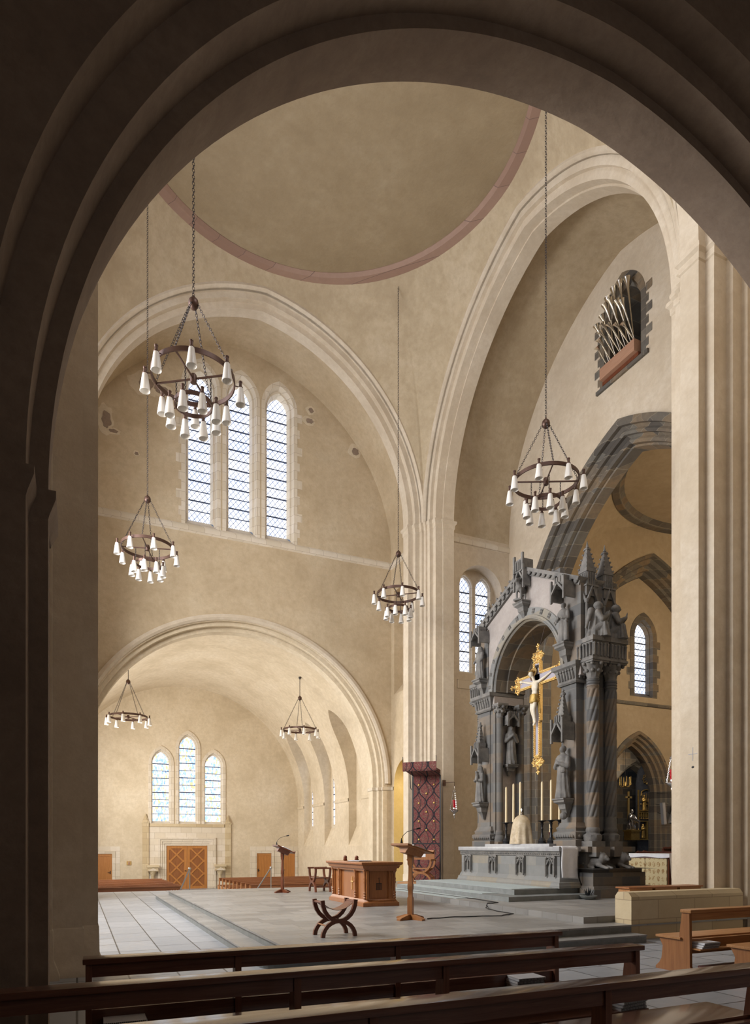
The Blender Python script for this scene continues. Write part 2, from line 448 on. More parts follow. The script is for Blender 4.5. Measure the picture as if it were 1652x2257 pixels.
def sculpt(name, prims, voxel, mat, parent=None, off=(0, 0, 0)):
    """overlapping solids fused into one continuous surface"""
    mb = MB(off)
    for p in prims:
        if p[0] == 'c':
            _, a, b, r0, r1 = p
            a, b = Vector(a), Vector(b); d = b - a
            k = 6
            pts = [a + d * (i / k) for i in range(k + 1)]
            mb.tube(pts, 0, 12, [r0 + (r1 - r0) * i / k for i in range(k + 1)])
            mb.ball(a, r0, 10); mb.ball(b, r1, 10)
        elif p[0] == 'e': mb.ball(p[1], 1, 14, p[2]) if False else mb.lathe([(max(1e-4, math.sin(PI * k / 14)), -math.cos(PI * k / 14) * p[2][2]) for k in range(15)], p[1], 18, sx=p[2][0], sy=p[2][1])
        elif p[0] == 'l': mb.lathe(p[1], p[2], 40, p[3], p[4], p[5])
        elif p[0] == 'b': mb.box(*p[1])
        elif p[0] == 'o': mb.obox(*p[1])
    o = mb.build(name, mat, parent)
    md = o.modifiers.new('r', 'REMESH'); md.mode = 'VOXEL'; md.voxel_size = voxel
    ms = o.modifiers.new('s', 'SMOOTH'); ms.factor = .5; ms.iterations = 2
    dg = bpy.context.evaluated_depsgraph_get()
    me = bpy.data.meshes.new_from_object(o.evaluated_get(dg))
    o.modifiers.clear(); old = o.data; o.data = me; bpy.data.meshes.remove(old)
    me.name = name
    if not me.materials: me.materials.append(M[mat] if isinstance(mat, str) else mat)
    for q in me.polygons: q.use_smooth = True
    return o
# ------------------------------------------------------------------ arches
def arch_pts(s, c, zs, n=24):
    r = s + c; amax = math.acos(c / r)
    R = [(-c + r * math.cos(amax * k / n), zs + r * math.sin(amax * k / n)) for k in range(n + 1)]
    return [(-u, z) for u, z in R] + [(u, z) for u, z in reversed(R[:-1])]
def arch_line(s, c, z0, zs, n=24):
    return [(-s, z0)] + arch_pts(s, c, zs, n) + [(s, z0)]
def order_skin(mb, prof, c, z0, zs, tf, n=24, c_ref=None):
    rows = []
    for (s, d) in prof:
        rows.append([tf(u, d, z) for u, z in arch_line(s, c, z0, zs, n)])
    mb.grid(rows)
def offset_path(pts, d):
    """offset an open plan polyline to its left by d, mitred"""
    out = []
    n = len(pts)
    for i in range(n):
        ns = []
        for a, b in ((i - 1, i), (i, i + 1)):
            if a >= 0 and b < n:
                dx, dy = pts[b][0] - pts[a][0], pts[b][1] - pts[a][1]
                L = math.hypot(dx, dy) or 1e-9
                ns.append((-dy / L, dx / L))
        if len(ns) == 1: nx, ny = ns[0]; k = 1
        else:
            nx, ny = ns[0][0] + ns[1][0], ns[0][1] + ns[1][1]
            L2 = nx * nx + ny * ny
            if L2 < 1e-6: nx, ny = ns[0]; k = 1
            else: k = 2 / L2
        out.append((pts[i][0] + nx * k * d, pts[i][1] + ny * k * d))
    return out
def moulding(mb, path, zo, side=1):
    """zo: list of (z, outward offset)"""
    rows = []
    for z, o in zo:
        rows.append([(x, y, z) for x, y in offset_path(path, o * side)])
    mb.grid(rows)
# ------------------------------------------------------------------ building dimensions
CX, CY = 5.95, 16.5
ZS = 14.05                       # springing of the crossing arches
ZP = .28                         # altar platform
NF = -.8                         # nave floor
TN = lambda u, d, z: (CX + u, CY + d, z)
TS = lambda u, d, z: (CX + u, CY - d, z)
TE = lambda v, d, z: (CX + d, CY + v, z)
TW = lambda v, d, z: (CX - d, CY + v, z)
PN = [(6.08, 6.0), (6.08, 6.17), (5.89, 6.17), (5.89, 6.36), (5.69, 6.36), (5.69, 6.78), (6.42, 6.78)]
PS = [(6.08, 6.0), (6.08, 6.17), (5.89, 6.17), (5.89, 6.3), (5.69, 6.3), (5.69, 6.75), (5.88, 6.75), (5.88, 6.96), (6.24, 6.96), (6.24, 7.11), (6.5, 7.11), (6.5, 7.24), (7.2, 7.24)]
PE = [(5.86, 6.18), (5.86, 6.25), (5.67, 6.25), (5.67, 6.38), (5.45, 6.38), (5.45, 6.68), (5.4, 6.68), (5.4, 7.15), (6.1, 7.15)]
cN, cE = .74, 1.0
mb = MB(); order_skin(mb, PN, cN, NF, ZS, TN, 28); struct(mb.build('wall_crossing_north', 'plaster', smooth=30))
mb = MB(); order_skin(mb, PS, cN, -.1, ZS, TS, 28); struct(mb.build('wall_crossing_south', 'plaster', smooth=30))
mb = MB(); order_skin(mb, PE, cE, -.1, ZS, TE, 28); struct(mb.build('wall_crossing_east', 'plaster', smooth=30))
mb = MB(); order_skin(mb, PE, cE, -.1, ZS, TW, 28); struct(mb.build('wall_crossing_west', 'plaster', smooth=30))
# re-entrant corners between neighbouring arches
mb = MB()
for su in (1, -1):
    for sv in (1, -1):
        ch = [(6.08, 6.0), (6.18, 6.0), (6.18, 5.86)]
        mb.grid([[(CX + su * u, CY + sv * v, z) for u, v in ch] for z in (-.1, ZS)])
struct(mb.build('wall_crossing_corners', 'plaster'))
# pendentives
RD, ZR = 5.6, 21.47
loop = []
def add(pts): loop.extend(pts)
n_a = [(u, 6.0, z) for u, z in arch_pts(6.08, cN, ZS, 28)]
e_a = [(6.18, v, z) for v, z in reversed(arch_pts(5.86, cE, ZS, 28))]
add(n_a); add([(6.18, 6.0, ZS)]); add(e_a); add([(6.18, -6.0, ZS)])
add([(-u, -v, z) for u, v, z in n_a]); add([(-6.18, -6.0, ZS)]); add([(-u, -v, z) for u, v, z in e_a]); add([(-6.18, 6.0, ZS)])
rows = []
K = 14
RP = math.hypot(6.18, 6.0); KP = (ZR - ZS) / math.sqrt(RP ** 2 - RD ** 2)
rrev = lambda z: math.sqrt(max(0, RP ** 2 - ((z - ZS) / KP) ** 2))
for k in range(K + 1):
    f = k / K; row = []
    for u, v, z in loop:
        a = math.atan2(v, u); rho = math.hypot(u, v)
        zz = z + (ZR - z) * math.sin(PI / 2 * f)
        r = rrev(zz) + (rho - rrev(z)) * (1 - (zz - z) / (ZR - z))
        row.append((CX + r * math.cos(a), CY + r * math.sin(a), zz))
    rows.append(row)
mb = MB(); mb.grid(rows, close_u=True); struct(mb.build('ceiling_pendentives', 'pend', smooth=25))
mb = MB()
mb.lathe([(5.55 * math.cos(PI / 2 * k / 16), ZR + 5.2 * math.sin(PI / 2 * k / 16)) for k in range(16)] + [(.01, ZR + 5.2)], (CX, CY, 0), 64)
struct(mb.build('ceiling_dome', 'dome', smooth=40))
mb = MB()
rows = []
for k in range(96):
    a = 2 * PI * k / 96
    rows.append([(CX + r * math.cos(a), CY + r * math.sin(a), z) for r, z in ((5.75, ZR - .16), (5.5, ZR - .12), (5.42, ZR - .02), (5.42, ZR + .08), (5.47, ZR + .14), (5.42, ZR + .2), (5.47, ZR + .26), (5.7, ZR + .3))])
mb.grid(rows, close_u=True, close_v=True)
struct(mb.build('trim_1', 'ring', smooth=30), 'pinkish stone ring at the foot of the dome')
# thin hood mouldings above crossing arches
for nm, s, c, tf, d in (('trim_2', 6.14, cN, TN, 6.0), ('trim_3', 5.92, cE, TE, 6.18), ('trim_4', 6.14, cN, TS, 6.0), ('trim_5', 5.92, cE, TW, 6.18)):
    mb = MB(); order_skin(mb, [(s + .17, d + .1), (s + .13, d - .07), (s, d - .1), (s - .06, d - .02), (s - .06, d + .1)], c, ZS, ZS, tf, 28)
    struct(mb.build(nm, 'plaster', smooth=40))
# imposts of the crossing piers
mb = MB()
zo = [(ZS - .3, 0), (ZS - .27, .025), (ZS - .14, .03), (ZS - .08, .085), (ZS, .09), (ZS + .02, 0)]
for su in (1, -1):
    for sv in (1, -1):
        ns = [(s, d) for s, d in (PN if sv > 0 else PS[:12])][::-1]
        pth = [(CX + su * s, CY + sv * d) for s, d in ns] + [(CX + su * 6.18, CY + sv * 6.0)] + [(CX + su * d, CY + sv * s) for s, d in PE]
        moulding(mb, pth, zo, -1 if su * sv > 0 else 1)
struct(mb.build('trim_6', 'plaster', smooth=35), 'impost mouldings round the crossing piers')
# plinths of the crossing piers
mb = MB()
for su in (1, -1):
    for sv in (1, -1):
        ns = [(s, d) for s, d in (PN if sv > 0 else PS[:12])][::-1]
        pth = [(CX + su * s, CY + sv * d) for s, d in ns] + [(CX + su * 6.18, CY + sv * 6.0)] + [(CX + su * d, CY + sv * s) for s, d in PE]
        moulding(mb, pth, [(-.1, .09), (.05, .09), (.14, .06), (.24, .02), (.62, .012), (.64, 0)], -1 if su * sv > 0 else 1)
struct(mb.build('baseboard_crossing', 'plaster', smooth=35))

# ------------------------------------------------------------------ recesses north, east, west
def recess(nm, s, c, d0, d1, tf, z0, mat='plaster'):
    mb = MB(); order_skin(mb, [(s, d0), (s, d1)], c, z0, ZS - .0, tf, 28)
    struct(mb.build(nm, mat, smooth=30))
mb = MB()
top = arch_pts(6.42, cN, ZS, 28)
mb.grid([[TN(u, d, z) for u, z in top] for d in (6.78, 9.42)])
mb.grid([[TN(-6.42, d, z) for d in (6.78, 9.42)] for z in (NF, ZS)])
XR = CX + 6.42
pas = [(24.55 + u, z) for u, z in arch_line(1.1, 0, NF, 4.27, 14)]
upn = [(23.45, 8.2), (25.62, 8.2), (25.62, 12.6), (23.45, 12.6)]
mb.poly([[(CY + 6.78, NF)] + pas + [(CY + 9.42, NF), (CY + 9.42, ZS), (CY + 6.78, ZS)], upn], lambda a, b: (XR, a, b))
mb.grid([[(XR, a, b) for a, b in upn + upn[:1]], [(XR + .4, a, b + (.5 if b < 9 else 0)) for a, b in upn + upn[:1]]])
mb.poly([upn], lambda a, b: (XR + .4, a, b + (.5 if b < 9 else 0)))
struct(mb.build('ceiling_north_recess', 'plaster_warm', smooth=30))
mb = MB()
mb.grid([[(XR, a, b) for a, b in pas], [(XR + .5, a, b) for a, b in pas]])
mb.poly([[(22.7, NF), (26.4, NF), (26.4, 6.2), (22.7, 6.2)]], lambda a, b: (XR + 2.6, a, b))
for y in (22.7, 26.4): mb.grid([[(XR + .5, y, z), (XR + 2.6, y, z)] for z in (NF, 6.2)])
mb.face([(XR + .5, 22.7, 6.2), (XR + 2.6, 22.7, 6.2), (XR + 2.6, 26.4, 6.2), (XR + .5, 26.4, 6.2)])
struct(mb.build('wall_passage', 'passage', smooth=30))
mb = MB(); moulding(mb, [(XR, 25.65), (XR, 25.9)], [(4.1, 0), (4.13, .04), (4.24, .05), (4.27, 0)], 1); struct(mb.build('trim_20', 'surround'))
recess('ceiling_west_recess', 6.1, cE, 7.15, 10.2, TW, -.1)
recess('ceiling_south_recess', 6.9, cN, 7.24, 9.75, TS, -.1)
# east recess : vault and south side in one skin, north side has a window of its own
mb = MB()
for a, b in ((7.15, 10.2),):
    top = arch_pts(6.1, cE, ZS, 28)
    mb.grid([[TE(v, d, z) for v, z in top] for d in (a, b)])
    mb.grid([[TE(-6.1, d, z) for d in (a, b)] for z in (-.1, ZS)])
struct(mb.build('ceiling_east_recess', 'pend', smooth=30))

def lancet(cx, w, z0, ztop, n=10, pointed=1.0):
    """closed outline of a lancet: half width w, sill z0, apex ztop"""
    c = w * .55 * pointed
    rise = math.sqrt((w + c) ** 2 - c * c)
    zs = ztop - rise
    return [(cx - w, z0)] + [(cx + u, z) for u, z in arch_pts(w, c, zs, n)] + [(cx + w, z0)]
# ---- north wall with lower arch and three lancets
YN = 25.9
lower = arch_line(6.2, 0, NF, 4.47, 40)
lower_w = [(CX + u, z) for u, z in lower]
outer = [(CX - 6.42, NF)] + lower_w + [(CX + 6.42, NF)] + [(CX + u, z) for u, z in reversed(arch_pts(6.42, cN, ZS, 28))]
LX = [4.33, 5.87, 7.41]
holes = [lancet(x, .60, 13.92, 20.17) for x in LX]
mb = MB(); mb.poly([outer] + holes, lambda a, b: (a, YN, b))
struct(mb.build('wall_north', 'plaster_warm'))
def window_lancet(k, cx, w_out, w_face, w_in, z0, zg, ztop, yface, yglass, gmat, tfm, bars, quoin=True, smat='surround', proud=.012):
    """stone surround ring, splayed reveal, leaded glass, saddle bars"""
    root = empty('window_%d' % k, tfm(cx, z0, yglass), kind='structure')
    off = root.location
    mb = MB(off)
    o1 = lancet(cx, w_out, z0, ztop + (w_out - w_face) * 1.25); o2 = lancet(cx, w_face, z0, ztop)
    o3 = lancet(cx, w_in, zg, ztop - (w_face - w_in) * 1.5)
    mb.grid([[tfm(a, b, yface) for a, b in o1], [tfm(a, b, yface - proud) for a, b in o1], [tfm(a, b, yface - proud) for a, b in o2]])
    m1 = [(a * .35 + c_ * .65, b * .35 + d * .65) for (a, b), (c_, d) in zip(o2, o3)]
    dm = yface + (yglass - yface) * .35
    dl = yface + (yglass - yface) * .42
    mm = [((a * .65 + c_ * .35), (b * .65 + d * .35)) for (a, b), (c_, d) in zip(o2, o3)]
    mb.grid([[tfm(a, b, yface - proud) for a, b in o2], [tfm(a, b, dm) for a, b in mm], [tfm(a, b, dl) for a, b in mm], [tfm(a, b, dl) for a, b in m1], [tfm(a, b, yglass) for a, b in o3]])
    if quoin:
        zz = z0 + .3; q = 0
        while zz < ztop - w_face * 2:
            hq = .34; lq = .2 if q % 2 else .1
            for sg in ((-1, 1) if quoin is True else quoin):
                a0, a1 = cx + sg * w_out, cx + sg * (w_out + lq)
                mb.face([tfm(a0, zz, yface - proud * .6), tfm(a1, zz, yface - proud * .6), tfm(a1, zz + hq, yface - proud * .6), tfm(a0, zz + hq, yface - proud * .6)])
            zz += hq + (.36 if q % 2 else .3); q += 1
    mb.build('frame', smat, root, smooth=30)
    mb = MB(off)
    p = [tfm(cx - w_face, z0, yface), tfm(cx + w_face, z0, yface), tfm(cx + w_in, zg, yglass), tfm(cx - w_in, zg, yglass)]
    mb.face(p); mb.build('sill', smat, root)
    mb = MB(off); mb.poly([o3], lambda a, b: tfm(a, b, yglass)); mb.build('pane', gmat, root)
    mb = MB(off)
    for i in range(1, bars):
        z = zg + (ztop - .75 * w_face - zg) * i / bars
        th = .016 if i % 2 else .026
        q = [tfm(cx + sg * w_in, z + dz, yglass + dd) for dz in (-th, th) for dd in (-.03, -.005) for sg in (-1, 1)]
        vs = [mb.v(x) for x in q]
        for f in [(0, 1, 3, 2), (4, 5, 7, 6), (0, 1, 5, 4), (2, 3, 7, 6)]:
            mb.bm.faces.new([vs[j] for j in f])
    if bars > 1: mb.build('bar', 'lead', root)
    return root
tN = lambda a, b, d: (a, d, b)
for i, x in enumerate(LX):
    window_lancet(i + 1, x, .74, .60, .41, 13.92, 14.3, 20.17, YN, YN + .45, 'glassN', tN, 14, ((-1,), (), (1,))[i])
# ledge along north wall and round the recess sides
mb = MB()
moulding(mb, [(CX - 6.42, YN - 2.6), (CX - 6.42, YN), (CX + 6.42, YN), (CX + 6.42, YN - 2.6)], [(13.62, 0), (13.66, .05), (13.82, .06), (13.9, .02), (13.93, 0)], -1)
struct(mb.build('trim_7', 'surround', smooth=40), 'stone ledge under the three tall lancets')
# bare patches where the plaster has come away
mb = MB()
for i, (px, py, rx_, ry_) in enumerate(((318, 845, .55, .42), (352, 858, .5, .25), (232, 925, .3, .5), (248, 950, .28, .12), (684, 905, .2, .17), (680, 928, .3, .17), (781, 996, .26, .3), (300, 1000, .12, .1))):
    c = at(px, py, Y=YN)
    for q in range(2):
        n = 26; f = (1, .55)[q]; pts = []
        for k in range(n):
            a = 2 * PI * k / n; r = f * (1 + .38 * noise.noise((math.cos(a) * 1.7 + i * 9 + q * 3, math.sin(a) * 1.7, i)))
            pts.append((c.x + rx_ * r * math.cos(a) + .1 * q * rx_, c.z + ry_ * r * math.sin(a)))
        if q == 0: mb.prism(pts, YN - .004 - .0012 * i, YN + .01, lambda a, b, d: (a, d, b))
        else: mc = MB(); mc.prism(pts, YN - .015 - .0012 * i, YN, lambda a, b, d: (a, d, b)); struct(mc.build('trim_bare_stone_%d' % i, 'plaster_dark'), 'bare brown patch in the peeling plaster')
struct(mb.build('trim_peeling_plaster', 'plaster_nave'), 'peeling plaster edges on the north wall')
# lower arch orders into the nave
mb = MB(); order_skin(mb, [(6.2, 25.9), (6.02, 25.9), (6.02, 26.05), (5.88, 26.05), (5.88, 26.3), (5.72, 26.3), (5.72, 26.75), (6.9, 26.75)], 0, NF, 4.47, lambda u, d, z: (CX + u, d, z), 48)
struct(mb.build('wall_nave_arch', 'plaster_nave', smooth=30))
mb = MB(); order_skin(mb, [(6.34, 25.9), (6.33, 25.8), (6.2, 25.76), (6.12, 25.82), (6.1, 25.93)], 0, 4.4, 4.4, lambda u, d, z: (CX + u, d, z), 48)
struct(mb.build('trim_8', 'plaster', smooth=40))
mb = MB()
for sg in (-1, 1):
    pth = [(CX + sg * s, d) for s, d in [(6.42, 25.9), (6.02, 25.9), (6.02, 26.05), (5.88, 26.05), (5.88, 26.3), (5.72, 26.3), (5.72, 26.75), (6.85, 26.75)]]
    if sg < 0: moulding(mb, pth, [(4.1, 0), (4.13, .04), (4.24, .05), (4.27, 0)], -1)
    else: moulding(mb, pth, [(4.1, 0), (4.13, .04), (4.24, .05), (4.27, 0)], 1)
struct(mb.build('trim_9', 'surround', smooth=40))

# ---- nave
RB, ZB, YE = 6.87, 4.3, 40.6
prof = [(CX + 9.2, NF), (CX + RB, NF)] + [(CX + RB * math.cos(PI * k / 64), ZB + RB * math.sin(PI * k / 64)) for k in range(0, 65)] + [(CX - RB, NF), (CX - 9.2, NF), (CX - 9.2, ZB + 8.5), (CX + 9.2, ZB + 8.5)]
def nave_block(name, mat, half, niches):
    if half > 0: pl = [(CX + 9.2, NF), (CX + RB, NF)] + [(CX + RB * math.cos(PI / 2 * k / 40), ZB + RB * math.sin(PI / 2 * k / 40)) for k in range(41)] + [(CX, ZB + 8.5), (CX + 9.2, ZB + 8.5)]
    else: pl = [(CX - 9.2, NF), (CX - RB, NF)] + [(CX - RB * math.cos(PI / 2 * k / 40), ZB + RB * math.sin(PI / 2 * k / 40)) for k in range(41)] + [(CX, ZB + 8.5), (CX - 9.2, ZB + 8.5)]
    mb = MB(); mb.prism(pl, 26.75, 41.2, lambda a, b, d: (a, d, b))
    o = mb.build(name, mat)
    cm = MB()
    for y in niches:
        out = lancet(y, .85, 1.75, 8.5, 8, 1.0)
        x0, x1 = (CX + 3.5, CX + RB + .42) if half > 0 else (CX - 3.5, CX - RB - .42)
        # vertical-sided recess with a sloping sill
        xw = CX + (RB if half > 0 else -RB)
        A = [cm.v((x0, a, b)) for a, b in out]; W_ = [cm.v((xw, a, b)) for a, b in out]
        out2 = [(a, (b if b > 1.8 else 2.75)) for a, b in out]
        B = [cm.v((x1, a, b)) for a, b in out2]
        n = len(out)
        for P_, Q_ in ((A, W_), (W_, B)):
            for i in range(n): cm.bm.faces.new((P_[i], P_[(i + 1) % n], Q_[(i + 1) % n], Q_[i]))
        cm.bm.faces.new(A); cm.bm.faces.new(list(reversed(B)))
    c = cm.build('cutter', mat)
    md = o.modifiers.new('b', 'BOOLEAN'); md.operation = 'DIFFERENCE'; md.object = c; md.solver = 'EXACT'
    dg = bpy.context.evaluated_depsgraph_get()
    me = bpy.data.meshes.new_from_object(o.evaluated_get(dg)); o.modifiers.clear()
    o.data = me; bpy.data.objects.remove(c)
    for p in me.polygons: p.use_smooth = True
    b2 = bmesh.new(); b2.from_mesh(me)
    for e in b2.edges:
        if len(e.link_faces) == 2 and e.calc_face_angle(0) > math.radians(20): e.smooth = False
    b2.to_mesh(me); b2.free()
    struct(o)
NY = [31.1, 34.8, 38.5]
nave_block('wall_nave_east', 'plaster_nave', 1, NY)
nave_block('wall_nave_west', 'plaster_nave', -1, NY)
mb = MB()
for y0, y1 in ((26.75, NY[0] - .85), (NY[0] + .85, NY[1] - .85), (NY[1] + .85, NY[2] - .85), (NY[2] + .85, YE)):
    moulding(mb, [(CX + RB, y0), (CX + RB, y1)], [(4.02, 0), (4.06, .04), (4.18, .05), (4.22, 0)], 1)
struct(mb.build('trim_10', 'plaster_nave', smooth=40))
tNE = lambda a, b, d: (d, a, b)
k = 10
for y in NY[1:]:
    window_lancet(k, y, .62, .6, .42, 2.75, 2.95, 7.6, CX + RB + .415, CX + RB + .40, 'glassE', tNE, 10, False); k += 1
for y in NY:
    window_lancet(k, y, .82, .8, .7, 2.75, 2.95, 7.6, CX - RB - .3, CX - RB - .4, 'glassE', tNE, 10, False); k += 1
# end wall
DX0, DX1, DZ = 4.78, 7.15, 1.76
nave_glass = [(4.49, .455, 7.28), (6.02, .455, 8.27), (7.52, .455, 7.24)]
outer = [(CX - 7.2, NF), (DX0, NF), (DX0, DZ), (DX1, DZ), (DX1, NF)]
small_doors = [(.93, 1.82, 1.29), (10.15, 11.09, 1.29), (11.75, 12.62, 1.29)]
outer = [(CX - 7.2, NF), (.93, NF), (.93, 1.29), (1.82, 1.29), (1.82, NF), (DX0, NF), (DX0, DZ), (DX1, DZ), (DX1, NF), (10.15, NF), (10.15, 1.29), (11.09, 1.29), (11.09, NF),
         (11.75, NF), (11.75, 1.29), (12.62, 1.29), (12.62, NF), (CX + 7.2, NF), (CX + 7.2, ZB + 7.3), (CX - 7.2, ZB + 7.3)]
holes = [lancet(x, w + .1, 3.05, zt + .12) for x, w, zt in nave_glass]
mb = MB(); mb.poly([outer] + holes, lambda a, b: (a, YE, b)); struct(mb.build('wall_nave_end', 'plaster_nave'))
for i, (x, w, zt) in enumerate(nave_glass):
    window_lancet(20 + i, x, w + .26, w + .1, w, 3.05, 3.2, zt + .12, YE, YE + .3, 'glassS', tN, 9 if i != 1 else 11, False, proud=.05)
# string course below, side pilasters with gablets
mb = MB()
mb.box(3.85, 8.15, YE - .06, YE, 2.86, 3.04)
for x in (3.45, 8.2):
    mb.box(x, x + .34, YE - .1, YE, NF, 3.05)
    mb.prism([(x - .04, 3.05), (x + .38, 3.05), (x + .17, 3.6)], YE - .12, YE, lambda a, b, d: (a, d, b))
    mb.prism([(x + .05, 3.1), (x + .29, 3.1), (x + .17, 3.45)], YE - .15, YE - .11, lambda a, b, d: (a, d, b))
struct(mb.build('trim_11', 'ashlar'), 'stone pilasters and string course round the far door')
mb = MB()
def door_surround(x0, x1, zt, w, dep, steps):
    for i in range(steps):
        a = w * (1 - i / steps); b = w * (1 - (i + 1) / steps); d = YE - dep * (1 - .3 * i)
        for (p0, p1, q0, q1) in ((x0 - a, x0 - b, NF, zt + a), (x1 + b, x1 + a, NF, zt + a)): mb.box(p0, p1, d, YE + .0, q0, q1)
        mb.box(x0 - b, x1 + b, d, YE, zt + b, zt + a)
door_surround(DX0, DX1, DZ, .48, .12, 4)
for a, b, t in small_doors: door_surround(a, b, t, .16, .05, 2)
for a, b, t in small_doors:
    la, lb = (.42 if a < 11.5 else .325), (.42 if a < 5 else (.33 if a < 11 else .2))
    mb.box(a - la, a - .16, YE - .012, YE, NF, t + .42); mb.box(b + .16, b + lb, YE - .012, YE, NF, t + .42); mb.box(a - .16, b + .16, YE - .012, YE, t + .16, t + .42)
mb.box(DX0 - 1.2, DX0 - .48, YE - .014, YE, NF, 2.86); mb.box(DX1 + .48, DX1 + 1.05, YE - .014, YE, NF, 2.86); mb.box(DX0 - .48, DX1 + .48, YE - .014, YE, DZ + .48, 2.86)
struct(mb.build('trim_12', 'surround'))
# ---- floors
mb = MB(); mb.box(-9, 17, -9, 26.75, -.3, 0)
struct(mb.build('floor', 'flag'), 'grey flagstone floor')
mb = MB()
for k2 in range(4): mb.box(CX - 6.9, CX + 6.9, 26.75 + .34 * k2, 26.75 + .34 * (k2 + 1), NF - .1, -.16 * (k2 + 1))
mb.box(CX - 6.9, CX + 6.9, 28, 41, NF - .2, NF)
struct(mb.build('floor_nave', 'flag'))
def rounded_slab(x0, x1, y0, y1, z0, z1, r):
    pts = [(x0 + r - r * math.cos(PI / 2 * k / 8), y0 + r - r * math.sin(PI / 2 * k / 8)) for k in range(9)]
    return pts + [(x1, y0), (x1, y1), (x0, y1)]
tz = lambda a, b, d: (a, b, d)
mb = MB()
mb.prism(rounded_slab(2.33, 9.2, 8.79, 22.6, 0, .14, .5), 0, .115, tz)
mb.prism(rounded_slab(2.70, 9.2, 9.14, 22.3, 0, .28, .25), .14, ZP - .03, tz)
o = mb.build('floor_steps', 'step'); struct(o)
mb = MB(); mb.prism(rounded_slab(2.31, 9.2, 8.77, 22.62, 0, .14, .5), .115, .14, tz); struct(mb.build('floor_tread', 'flag2'))
mb = MB()
mb.prism(rounded_slab(2.68, 12.6, 9.12, 22.3, 0, .28, .25), ZP - .03, ZP, tz)
struct(mb.build('floor_platform', 'flag2'), 'low stone platform round the wooden altar')
mb = MB()
mb.box(8.5, 19.5, 9.6, 22.5, ZP, .40)
struct(mb.build('floor_sanctuary', 'flag2'))
mb = MB()
mb.box(9.23, 13.6, 12.95, 18.9, .40, .515); mb.box(9.75, 13.6, 13.45, 18.6, .515, .645)
struct(mb.build('floor_footpace', 'step'), 'stone steps in front of the stone altar')

# ---- south wall with the near dark arch
ZSA = 4.65
mb = MB()
PSA = [(7.6, 6.8), (6.23, 6.8), (6.17, 6.5), (6.17, 6.2), (6.315, 6.2), (6.315, 5.85), (6.6, 5.85), (6.6, 5.5), (7.62, 5.5)]
order_skin(mb, PSA[1:], .16, -.1, ZSA, lambda u, d, z: (CX + u, d, z), 48)
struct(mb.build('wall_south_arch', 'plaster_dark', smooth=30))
mb = MB()
up = arch_line(6.23, .16, -.1, ZSA, 48)
outer = [(CX - 6.9, -.1)] + [(CX + u, z) for u, z in up] + [(CX + 6.9, -.1)] + [(CX + u, z) for u, z in reversed(arch_pts(6.9, cN, ZS, 28))]
holes = [lancet(x, .60, 13.92, 20.17) for x in LX]
mb.poly([outer] + holes, lambda a, b: (a, 6.8, b)); struct(mb.build('wall_south', 'plaster'))
for i, x in enumerate(LX):  # glowing south lancets added out of view to light south-facing faces
    window_lancet(60 + i, x, .74, .60, .5, 13.92, 14.3, 20.17, 6.8, 6.4, 'glassW', tN, 14, False, proud=-.01)
# capitals of the near arch
mb = MB()
for sg in (-1, 1):
    pth = [(CX + sg * s, d) for s, d in [(6.4, 6.8), (6.17, 6.8), (6.17, 6.2), (6.315, 6.2), (6.315, 5.85), (6.6, 5.85), (6.6, 5.5), (7.6, 5.5)]]
    moulding(mb, pth, [(4.44, 0), (4.48, .012), (4.59, .06), (4.66, .062), (4.665, 0)], -1 if sg > 0 else 1)
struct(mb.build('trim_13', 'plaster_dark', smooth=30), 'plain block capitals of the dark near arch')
# south nave (behind the camera): barrel vault, side walls, back wall
RS = 7.6
mb = MB()
pr = [(CX + RS, -.1)] + [(CX + RS * math.cos(PI * k / 48), ZSA + RS * math.sin(PI * k / 48)) for k in range(49)] + [(CX - RS, -.1)]
mb.grid([[(a, y, b) for a, b in pr] for y in (5.5, -8)])
mb.poly([pr], lambda a, b: (a, -8, b))
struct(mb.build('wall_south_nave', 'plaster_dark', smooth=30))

# ---- west wall with three lancets (daylight into the crossing)
XW = CX - 10.2
top = [(CY + v, z) for v, z in arch_pts(6.1, cE, ZS, 28)]
outer = [(CY - 6.1, -.1), (CY + 6.1, -.1)] + [(a, b) for a, b in reversed(top)]
WY = [CY - 2.6, CY, CY + 2.6]
holes = [lancet(y, 1.0, 6.0, 18.4) for y in WY]
mb = MB(); mb.poly([outer] + holes, lambda a, b: (XW, a, b)); struct(mb.build('wall_west', 'plaster'))
for i, y in enumerate(WY):
    window_lancet(30 + i, y, 1.1, 1.0, .9, 6.0, 6.2, 18.4, XW, XW - .3, 'glassW', lambda a, b, d: (d, a, b), 14, False)

# ---- east wall : great stone arch and organ opening
XE = 16.13
ZEA, cA, sA = 8.15, 2.4, 5.42
arch_o = arch_line(sA, cA, .3, ZEA, 36)
outer = [(CY - 6.1, .3)] + [(CY + v, z) for v, z in arch_o] + [(CY + 6.1, .3)] + [(CY + v, z) for v, z in reversed(arch_pts(6.1, cE, ZS, 28))]
org = lancet(16.42, .80, 17.1, 20.05, 10, 1.0)
mb = MB(); mb.poly([outer, org], lambda a, b: (XE, a, b)); struct(mb.build('wall_east', 'plaster'))
mb = MB()
order_skin(mb, [(5.42, 16.13), (5.42, 16.02), (5.28, 16.0), (5.2, 16.06), (5.2, 16.2), (5.12, 16.28), (5.05, 16.24), (4.98, 16.3), (4.98, 16.42), (4.92, 16.5), (4.84, 16.46), (4.76, 16.52), (4.76, 16.7), (4.7, 16.72), (4.66, 17.1), (6.1, 17.1)],
           cA, .3, ZEA, lambda v, d, z: (d, CY + v, z), 40)
struct(mb.build('wall_chancel_arch', 'darkstone', smooth=30))
